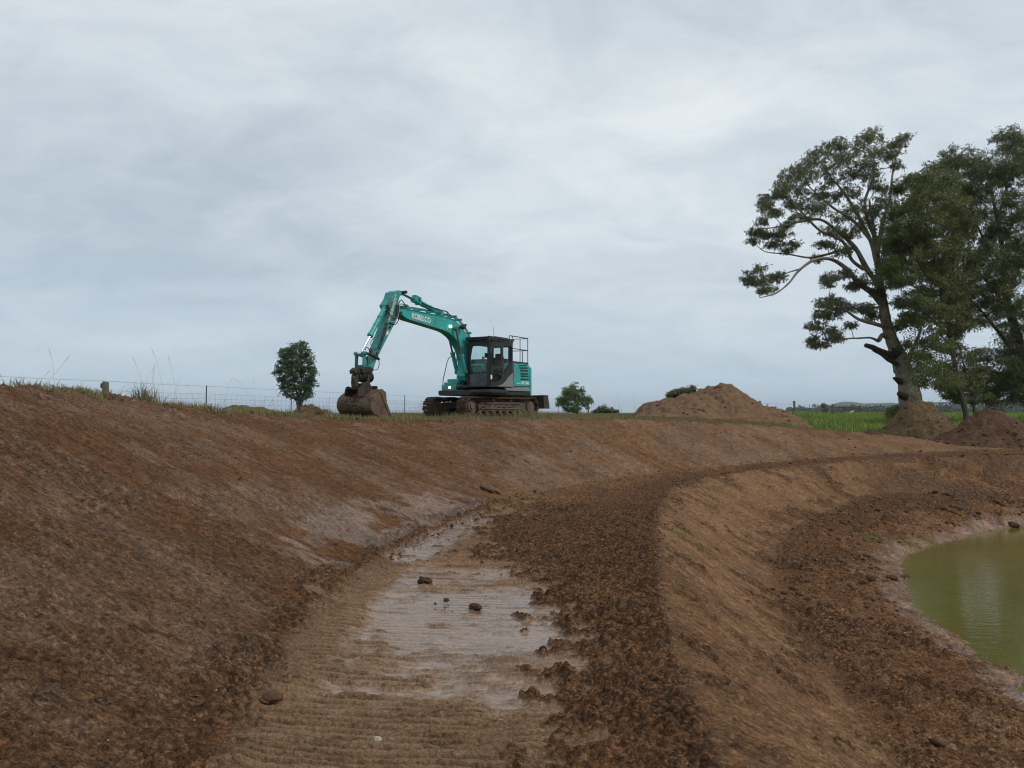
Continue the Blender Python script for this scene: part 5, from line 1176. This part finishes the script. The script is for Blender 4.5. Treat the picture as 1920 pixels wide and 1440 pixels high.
# many loose clods, too many to count
def clods():
    rng = np.random.default_rng(77); n = 120000
    X = rng.uniform(-7, 18, n); Y = rng.uniform(2.4, 26, n); keep = np.abs(X/Y) < .8; X, Y = X[keep], Y[keep]
    z, (C, T, E, F, S, tA, tB, tD, tE) = base(X, Y)
    nm = fbm(X*2.3, Y*2.3, 4, 7); nl = fbm(X*.55, Y*.55, 4, 3)
    p = np.where((F > 0) & (S < -.3), .10+.6*ss(.48, .6, nm), 0)+np.where((T > 0) & (E < 0) & (tB > .7), .35, 0)+np.where((T > 0) & (E < 0) & (tB <= .7), .03, 0)
    p += np.where((C > 0) & (T < 0), .03, 0)+np.where(np.abs(T) < .2, .5, 0)+np.where(np.abs(C) < .3, .25, 0)+np.where((E > 0) & (F < 0), .006, 0)+.3*np.where(np.abs(E) < .12, 1, 0)*(Y > 9)
    k = rng.random(len(X)) < p*.9; X, Y, z, F, S = X[k], Y[k], z[k], F[k], S[k]; n = len(X)
    s = .008+.026*rng.random(n)**3.5+.05*(rng.random(n) < .02)*rng.random(n)+.03*((F > 0)*(rng.random(n)**7))
    s *= np.clip(Y/9, .55, 1.15)*np.where((F > 0), 1.0, .62)
    for mv, num in MOUNDV:
        i = rng.integers(0, len(mv), num); X = np.append(X, mv[i, 0]); Y = np.append(Y, mv[i, 1]); z = np.append(z, mv[i, 2]-.01); s = np.append(s, .012+.055*rng.random(num)**6)
    n = len(X)
    bm = bmesh.new(); bmesh.ops.create_icosphere(bm, subdivisions=1, radius=1.0); bm.verts.ensure_lookup_table()
    bv = np.array([v.co[:] for v in bm.verts]); bf = np.array([[v.index for v in f.verts] for f in bm.faces]); bm.free()
    sc = np.stack([s*(.8+.7*rng.random(n)), s*(.8+.7*rng.random(n)), s*(.5+.4*rng.random(n))], 1)
    V = bv[None]*sc[:, None]*(1+.9*(rng.random((n, len(bv), 1))-.5)); a = rng.random(n)*6.3; ca, sa = np.cos(a)[:, None], np.sin(a)[:, None]
    V = np.stack([V[..., 0]*ca-V[..., 1]*sa, V[..., 0]*sa+V[..., 1]*ca, V[..., 2]], -1)+np.stack([X, Y, z+s*.45], 1)[:, None]
    Fc = (bf[None]+(np.arange(n)*len(bv))[:, None, None]).reshape(-1, 3)
    tag(link('loose_clods', np_mesh('loose_clods', V.reshape(-1, 3), Fc, False), soilmat('clod_soil', (.070, .036, .019), (.135, .074, .040), 0, .01)), kind='stuff')
clods()

# ------------------------------------------------------------------ grass
def grassmat(name, a, b, tipc=None):
    m = bpy.data.materials.new(name); m.use_nodes = True; t = NT(m.node_tree)
    pos = t.n('ShaderNodeNewGeometry').outputs['Position']; rn = t.attr('rnd')
    c = t.mix(t.ramp(t.noise(pos, 1.6, 4, .65), [(.35, 0), (.65, 1)]), a, b); c = t.mix(t.math('MULTIPLY', rn, .8), c, tipc or a)
    bs = t.n('ShaderNodeBsdfPrincipled', {'Base Color': c, 'Roughness': .6, 'Specular IOR Level': .25}); tr = t.n('ShaderNodeBsdfTranslucent', {'Color': c}); ms = t.n('ShaderNodeMixShader', {0: .3})
    t.t.links.new(bs.outputs[0], ms.inputs[1]); t.t.links.new(tr.outputs[0], ms.inputs[2]); t.t.links.new(ms.outputs[0], t.n('ShaderNodeOutputMaterial').inputs[0]); return m
def blades(name, X, Y, z, h, wd, lean, m, seed, kind='stuff', parent=None, curl=.5):
    rng = np.random.default_rng(seed); n = len(X); a = rng.random(n)*6.283; b = rng.random(n)*6.283
    B = np.stack([X, Y, z], 1); d = np.stack([np.cos(a), np.sin(a), 0*a], 1)*lean[:, None]; s = np.stack([np.cos(b), np.sin(b), 0*b], 1)*wd[:, None]*.5
    up = np.array([[0, 0, 1.0]]); V = np.empty((n, 6, 3)); V[:, 0] = B-s; V[:, 1] = B+s
    M = B+up*h[:, None]*.55+d*h[:, None]*.35; T_ = B+up*(h*(1-curl*lean))[:, None]+d*h[:, None]*1.0
    V[:, 2] = M+s*.75; V[:, 3] = M-s*.75; V[:, 4] = T_+s*.12; V[:, 5] = T_-s*.12
    k = np.arange(n)[:, None]*6; Fc = np.concatenate([k+np.array([[0, 1, 2, 3]]), k+np.array([[3, 2, 4, 5]])])
    me = np_mesh(name, V.reshape(-1, 3), Fc); fattr(me, 'rnd', np.repeat(rng.random(n), 6))
    o = link(name, me, m, parent); return tag(o, kind=kind)
MIXG = grassmat('crest_grass', (.085, .105, .035), (.17, .14, .065), (.26, .20, .10)); GRN = grassmat('green_grass', (.12, .20, .028), (.18, .27, .04), (.26, .29, .09)); DRY = grassmat('dry_stems', (.16, .15, .09), (.22, .19, .11), (.12, .10, .07))
rng = np.random.default_rng(5)
def scatter(n, x0, x1, y0, y1, sel):
    X = rng.uniform(x0, x1, n); Y = rng.uniform(y0, y1, n); z, q = base(X, Y); k = sel(X, Y, q); return X[k], Y[k], z[k], q[0][k]
# along the crest, thin and broken on the left, denser in front of the machine
def selc(X, Y, q):
    C = q[0]; az = X/Y; nm = fbm(X*1.3, Y*1.3, 4, 301); thr = np.interp(az, [-.7, -.45, -.38, -.2, 0, .35], [.58, .56, .47, .43, .42, .40])
    track_pad = (np.hypot(X+1.2, Y-30) < 1.9)
    return (np.abs(az) < .62) & (az < .40) & (C < .12+.5*(nm-.5)) & (C > -14) & (rng.random(len(X)) < np.where(C > -1.6, 1.0, .42)) & (nm+.22*(rng.random(len(X))-.5) > thr-.0*C) & ~track_pad
X, Y, z, C = scatter(150000, -17, 16, 7, 42, selc); n = len(X); tall = fbm(X*.9, Y*.9, 3, 305)
h = (.03+.08*rng.random(n)+.12*ss(.5, .7, tall)*rng.random(n))*np.where(C > -.8, .75, 1.15)
blades('crest_grass', X, Y, z-.01, h, .005+.006*rng.random(n), .2+.9*rng.random(n), MIXG, 311)
# greener tufts
cx = []
tr_ = random.Random(9)
for px, Y0, k, rr, hh in ((70, 10.0, 60, .10, .16), (60, 9.9, 60, .14, .13), (188, 10.4, 40, .06, .11), (270, 13.2, 150, .10, .42), (282, 13.4, 90, .14, .24), (345, 14.6, 130, .18, .22), (375, 14.8, 170, .24, .20), (395, 15.0, 120, .2, .16), (408, 14.9, 90, .18, .12),
                         (455, 15.9, 120, .2, .16), (490, 16.3, 150, .24, .20), (545, 16.9, 130, .2, .14), (548, 16.9, 100, .2, .16), (470, 16.2, 100, .25, .14), (640, 18.0, 130, .22, .14), (655, 18.0, 110, .2, .13), (748, 18.8, 200, .35, .17), (770, 19.0, 180, .35, .14), (120, 10.3, 40, .1, .1), (148, 10.6, 60, .1, .12), (900, 20.0, 90, .2, .12), (1010, 20.9, 120, .3, .12), (985, 25.9, 160, .28, .38), (1000, 26, 120, .25, .3), (845, 26.2, 120, .3, .25), (880, 25.5, 90, .3, .22), (1060, 22, 120, .4, .14), (1140, 23, 140, .5, .16), (1170, 24, 140, .5, .18)):
    for _ in range(k): cx.append(((px-960)/FOC*Y0+tr_.gauss(0, rr), Y0+tr_.gauss(0, rr), hh*tr_.uniform(.4, 1.2)))
for _ in range(34):
    a = tr_.uniform(-.66, -.16); Y0 = float(np.interp(a, [-.66, -.52, -.39, -.29, -.18], [8.7, 11.3, 14.9, 17.1, 18.7]))+tr_.uniform(-.25, .5); hh = tr_.choice((.05, .07, .10, .14))
    for _k in range(45): cx.append((a*Y0+tr_.gauss(0, .12), Y0+tr_.gauss(0, .1), hh*tr_.uniform(.4, 1.3)))
cx = np.array(cx); z, _ = base(cx[:, 0], cx[:, 1])
blades('grass_tufts', cx[:, 0], cx[:, 1], z-.01, cx[:, 2], .009+.008*rng.random(len(cx)), .15+.6*rng.random(len(cx)), grassmat('tuft_grass', (.10, .13, .04), (.19, .18, .075), (.30, .25, .13)), 312)
# ungrazed grass along the fence
def self_(X, Y, q): return (X/Y > -.72) & (X/Y < .20) & (np.abs(X-(-18.9+.282*Y)) < 2.4)
X, Y, z, C = scatter(60000, -20, 18, 17, 105, self_); n = len(X); k = rng.random(n) < np.interp(Y, [17, 40, 105], [1, .7, .5]); X, Y, z = X[k], Y[k], z[k]; n = len(X)
blades('fence_grass', X, Y, z-.02, .12+.38*rng.random(n)**1.6+.3*(rng.random(n) < .05), .006+.012*rng.random(n), .1+.6*rng.random(n), MIXG, 313)
# long seeding stems, standing up against the sky
st = []
for px, Y0, hh, ln in ((75, 13, 1.35, .55), (62, 13, 1.0, .4), (105, 12.6, 1.25, .12), (30, 12, .8, .5), (145, 14, .7, 0), (172, 15, .85, .4), (205, 16, .95, .45), (212, 15.5, .8, .5), (238, 16, .9, .05), (262, 15, 1.45, .35), (275, 14.6, 1.35, .25), (282, 14.6, 1.1, .1), (290, 14.6, 1.0, .05), (308, 15, 1.6, .2), (322, 15.5, 1.0, .3), (332, 15.2, 1.45, .18),
                      (372, 17, 1.0, .4), (418, 18, 1.2, .25), (476, 18, 1.1, 0), (482, 18, 1.25, .55), (490, 18.5, 1.0, .4), (505, 18.5, .9, .3), (1035, 40, .9, .2), (1115, 50, 1.9, .3), (1128, 50, 1.4, .1), (1150, 50, 1.9, .3), (1163, 50, 1.6, .2), (1190, 55, 1.9, .1), (12, 11.5, .7, .4), (0, 11.5, .8, .3), (615, 30, 1.0, .1), (800, 34, .8, .2), (786, 33, .9, .15)):
    st.append((px, Y0, hh, ln))
for _ in range(230):
    Y0 = tr_.uniform(19, 80); X0 = -18.9+.282*Y0+tr_.gauss(0, 1.0); st.append((960+X0/Y0*FOC, Y0, tr_.uniform(.45, 1.0), tr_.uniform(0, .45)))
mb = MB()
for px, Y0, hh, ln in st:
    X0 = (px-960)/FOC*Y0; z0 = gz(X0, Y0)-.03; sg = tr_.choice((-1, 1)) if ln < .3 else tr_.choice((-1, 1, 1)); r = .0017 if Y0 < 25 else .004; hh *= .85
    P = [Vector((X0+sg*ln*hh*t*t*.9, Y0+ln*.2*t*tr_.uniform(-1, 1), z0+hh*(t-.25*ln*t*t))) for t in (0, .25, .5, .75, 1)]
    mb.tube(P, [r, r, r*.8, r*.7, r*.5], 4, cap=False)
    if tr_.random() < .7: mb.tube([P[-1].lerp(P[-2], .7), P[-1].lerp(P[-2], .3), P[-1]], [r*.6, r*1.9, r*.4], 4, cap=False)
tag(mb.build('tall_grass_stems', DRY), kind='stuff')
# the paddock
def selp(X, Y, q):
    az = X/Y; return (az > .335) & (az < .75) & (q[0] < -1.6-.6*(fbm(X*2, Y*2, 3, 309)-.5))
X, Y, z, C = scatter(150000, 9, 60, 26, 84, selp); n = len(X)
k = rng.random(n) < np.interp(Y, [28, 84], [1.0, .45]); X, Y, z, C = X[k], Y[k], z[k], C[k]; n = len(X); tl = fbm(X*.5, Y*.25, 4, 307)
blades('paddock_grass', X, Y, z-.02, (.14+.2*rng.random(n)+.28*ss(.45, .7, tl))*ss(-1.2, -4, C)+.04, .014+.014*rng.random(n)+.0004*Y, .2+.6*rng.random(n), GRN, 314)
# straw and weeds lying on the piles and slopes
def straw(name, P, n, L, m, seed):
    rg = np.random.default_rng(seed); i = rg.integers(0, len(P), n); B = P[i]+rg.normal(0, .012, (n, 3)); d = rg.normal(0, 1, (n, 3)); d[:, 2] *= .45; d /= np.linalg.norm(d, axis=1, keepdims=True)
    s = np.cross(d, [0, 0, 1.0])*(.004+.004*rg.random((n, 1))); l = L*(.4+rg.random((n, 1))); V = np.stack([B-s, B+s, B+d*l+s*.4, B+d*l-s*.4], 1)
    me = np_mesh(name, V.reshape(-1, 3), np.arange(4*n).reshape(-1, 4)); fattr(me, 'rnd', np.repeat(rg.random(n), 4)); tag(link(name, me, m), kind='stuff')
STR = grassmat('straw', (.24, .17, .085), (.15, .11, .055), (.09, .07, .035))
straw('straw', m2v, 5000, .20, STR, 401); straw('straw', m4v, 2600, .12, STR, 402)
X, Y, z, C = scatter(26000, -7, 14, 2.6, 22, lambda X, Y, q: (np.abs(X/Y) < .7) & ((q[2] > 0) & (q[3] < .3) | (q[0] > 0) & (q[1] < 0) | (q[3] > 0) & (q[4] < 0)) & (rng.random(len(X)) < .11))
straw('straw_litter', np.stack([X, Y, z+.012], 1), len(X), .05, STR, 403)
wd = []
for px, py, z0, k, rr in ((1322, 1054, -.55, 70, .10), (1270, 1003, -.15, 40, .07), (1632, 1005, -.9, 160, .13), (1710, 1022, -1.1, 260, .28), (1745, 1012, -1.1, 160, .22), (1900, 848, .4, 120, .25), (1258, 1010, -.1, 20, .05)):
    Y0 = (EYE-z0)*FOC/(py-HOR)
    for _ in range(k): wd.append(((px-960)/FOC*Y0+tr_.gauss(0, rr), Y0+tr_.gauss(0, rr*.6)))
wd = np.array(wd); z, _ = base(wd[:, 0], wd[:, 1]); blades('weeds', wd[:, 0], wd[:, 1], z, .03+.05*rng.random(len(wd)), .006+.006*rng.random(len(wd)), .6+.8*rng.random(len(wd)), GRN, 315)
# torn grass stalk and leaf on the mud
def tuft_thing(name, label, cat, px, py, zz0, m, segs):
    Y0 = (EYE-zz0)*FOC/(py-HOR); X0 = (px-960)/FOC*Y0; z0 = gz(X0, Y0); mb = MB()
    for a, l, e in segs: mb.tube([Vector((X0, Y0, z0+.012)), Vector((X0+math.cos(a)*l*.5, Y0+math.sin(a)*l*.5, z0+.03+e)), Vector((X0+math.cos(a)*l, Y0+math.sin(a)*l, z0+.02+e*2))], [.0035, .003, .0015], 5)
    tag(mb.build(name, m, loc=(X0, Y0, z0)), label, cat)
tuft_thing('grass_stalk', 'torn pale grass stalk lying on the dark slope at the lower left corner', 'grass stalk', 165, 1412, .42, STR, ((.9, .17, .03), (1.1, .14, .02), (3.4, .06, .0), (.6, .10, .01), (2.9, .05, 0)))
mb = MB(); Y0 = EYE*FOC/(1232-HOR); X0 = (672-960)/FOC*Y0; z0 = gz(X0, Y0)+.02
mb.prism([Vector((X0-.022, Y0-.03, z0)), Vector((X0+.004, Y0-.006, z0+.012)), Vector((X0+.024, Y0+.04, z0+.01)), Vector((X0-.004, Y0+.012, z0+.004))], (0, 0, .003))
tag(mb.build('fallen_leaf', mat('orange_leaf', (.55, .25, .04), .5), loc=(X0, Y0, z0)), 'small orange leaf lying on the wet tan mud', 'leaf')

# ------------------------------------------------------------------ fences
WIRE = mat('galvanised_wire', (.22, .23, .24), .45, .6, .1); STEEL = mat('steel_post', (.13, .14, .14), .55, .5, .2); WOODP = mat('weathered_post', (.115, .105, .088), .9, 0, .4, 14, .01, 30)
fx = lambda Y: -18.9+.282*Y
def fence(name, label, pts, posts, wires, net, r=.004):
    """pts: function s->(x,y); posts: [(s, kind, height)]"""
    s0, s1 = posts[0][0], posts[-1][0]; x, y = pts(posts[0][0]); root = empty(name, (x, y, gz(x, y)), label, 'fence')
    for s, kd, hh in posts:
        x, y = pts(s); z = gz(x, y); mb = MB()
        if kd == 'wood':
            rnd = random.Random(int(s*7)); mb.tube([(x, y, z-.3), (x+.01, y, z+hh*.5), (x, y, z+hh-.05), (x+.01, y, z+hh)], [.105, .098, .10, .085], 10); mb.box((x-.09, y, z+hh-.12), (.04, 0, .01), (0, .05, 0), (0, 0, .07)); mb.build('wooden_post', WOODP, root)
        else:
            w_ = .018 if s < 60 else .03
            mb.box((x, y, z+hh/2-.1), (w_, 0, 0), (0, .012, 0), (.01, 0, hh/2+.1)); mb.box((x, y+.014, z+hh/2-.1), (.006, 0, 0), (0, .02, 0), (.01, 0, hh/2+.1)); mb.build('steel_post', STEEL, root)
    N = max(2, int((s1-s0)/1.0)); ss_ = [s0+(s1-s0)*i/N for i in range(N+1)]
    sup = [q[0] for q in posts]
    for hz_ in wires:
        mb = MB(); P = []
        for s in ss_:
            x, y = pts(s); k = max([i for i in range(len(sup)) if sup[i] <= s+1e-6]); a = sup[k]; b = sup[min(k+1, len(sup)-1)]; f = (s-a)/(b-a) if b > a else 0
            P.append(Vector((x, y, gz(x, y)+hz_-.05*f*(1-f)*4*.4)))
        mb.tube(P, r*(1.25 if hz_ == wires[0] else 1.0), 4)
        if hz_ == wires[0]:
            for s in np.arange(s0, min(s1, s0+30), .14):
                x, y = pts(s); z = gz(x, y)+hz_; mb.tube([(x-.012, y, z-.012), (x+.012, y, z+.014)], .0022, 3)
        mb.build('wire', WIRE, root)
    if net:
        mb = MB(); s = s0
        while s < min(s1, 75):
            x, y = pts(s); z = gz(x, y); mb.tube([(x, y, z+.03), (x, y, z+net)], .0032 if s < 40 else .004, 3, cap=False); s += .30 if s < 50 else .6
        mb.build('netting', WIRE, root)
    return root
fence('farm_fence', 'long wire netting fence running away behind the crest and the excavator', lambda s: (fx(s), s),
      [(12.5, 'steel', 1.12), (18.0, 'steel', 1.12), (23.4, 'wood', 1.10), (27.9, 'steel', 1.14), (33.3, 'steel', 1.14), (39, 'steel', 1.14), (44.9, 'steel', 1.16), (51, 'steel', 1.14), (58, 'steel', 1.14), (66, 'steel', 1.14), (75, 'steel', 1.14), (85, 'steel', 1.2), (103, 'wood', 1.35), (112, 'steel', 1.2), (124, 'wood', 1.3), (134, 'steel', 1.2)],
      [1.12, .84, .66, .46, .28, .12], .84)
def pts2(s): return ((1425-960)/FOC*70+(s-0)*.62, 70+s*.55)
fence('paddock_fence', 'low wire fence with wooden posts crossing the green paddock towards the gate', pts2, [(0, 'wood', 1.2), (7.4, 'wood', 1.35), (11, 'steel', 1.1), (15, 'steel', 1.1), (16.9, 'wood', 1.15)], [1.0, .75, .5], 0, .007)
# gate
ga = ((1562-960)/FOC*80, 80.0); gb_ = ((1611-960)/FOC*80, 80.0); groot = empty('metal_gate', (ga[0], ga[1], gz(*ga)), 'dark metal field gate between two posts in the green paddock', 'gate')
zt0 = EYE+(HOR-764.5)/FOC*80; zt1 = EYE+(HOR-762.5)/FOC*80; zb0 = gz(*ga)
mb = MB(); mb.tube([(ga[0], 80, zt0), (gb_[0], 80, zt1)], .045, 8); mb.tube([(ga[0]+.05, 80, zt0), (ga[0]+.05, 80, zb0+.1)], .035, 8); mb.tube([(gb_[0]-.05, 80, zt1), (gb_[0]-.05, 80, zb0+.1)], .035, 8)
for k in range(1, 5): mb.tube([(ga[0], 80, zt0+(zb0+.1-zt0)*k/5), (gb_[0], 80, zt1+(zb0+.1-zt1)*k/5)], .016, 6)
mb.tube([(ga[0]+.5, 80, zt0), (ga[0]+1.1, 80, zb0+.1)], .02, 6)
mb.build('gate_frame', mat('dark_steel_gate', (.05, .055, .05), .6, .3), groot)
for x in (ga[0]-.12, gb_[0]+.12):
    mb = MB(); mb.tube([(x, 80, zb0-.3), (x, 80, zt1+.10)], .08, 8); mb.build('gate_post', WOODP, groot)
mb = MB(); x0 = (1597-960)/FOC*62; z0 = gz(x0, 62)+.50; mb.box((x0, 62, z0), (.16, 0, .07), (0, .04, 0), (-.02, 0, .05)); mb.box((x0-.1, 62, z0-.3), (.012, 0, 0), (0, .012, 0), (0, 0, .27))
tag(mb.build('white_marker', mat('faded_white', (.5, .5, .46), .7), bevel=.01, loc=(x0, 62, z0-.5)), 'small tilted pale board standing in the paddock grass before the gate', 'board')
# ------------------------------------------------------------------ the air
hm = bpy.data.materials.new('haze_air'); hm.use_nodes = True; t = NT(hm.node_tree)
pv_ = t.n('ShaderNodeVolumePrincipled', {'Color': (.82, .90, 1.0, 1), 'Density': .00011, 'Anisotropy': .2})
t.t.links.new(pv_.outputs[0], t.n('ShaderNodeOutputMaterial').inputs['Volume'])
mb = MB(); mb.box((0, 0, 36), (10500, 0, 0), (0, 10500, 0), (0, 0, 66)); hz_o = mb.build('haze', hm, smooth=False); tag(hz_o, kind='stuff')
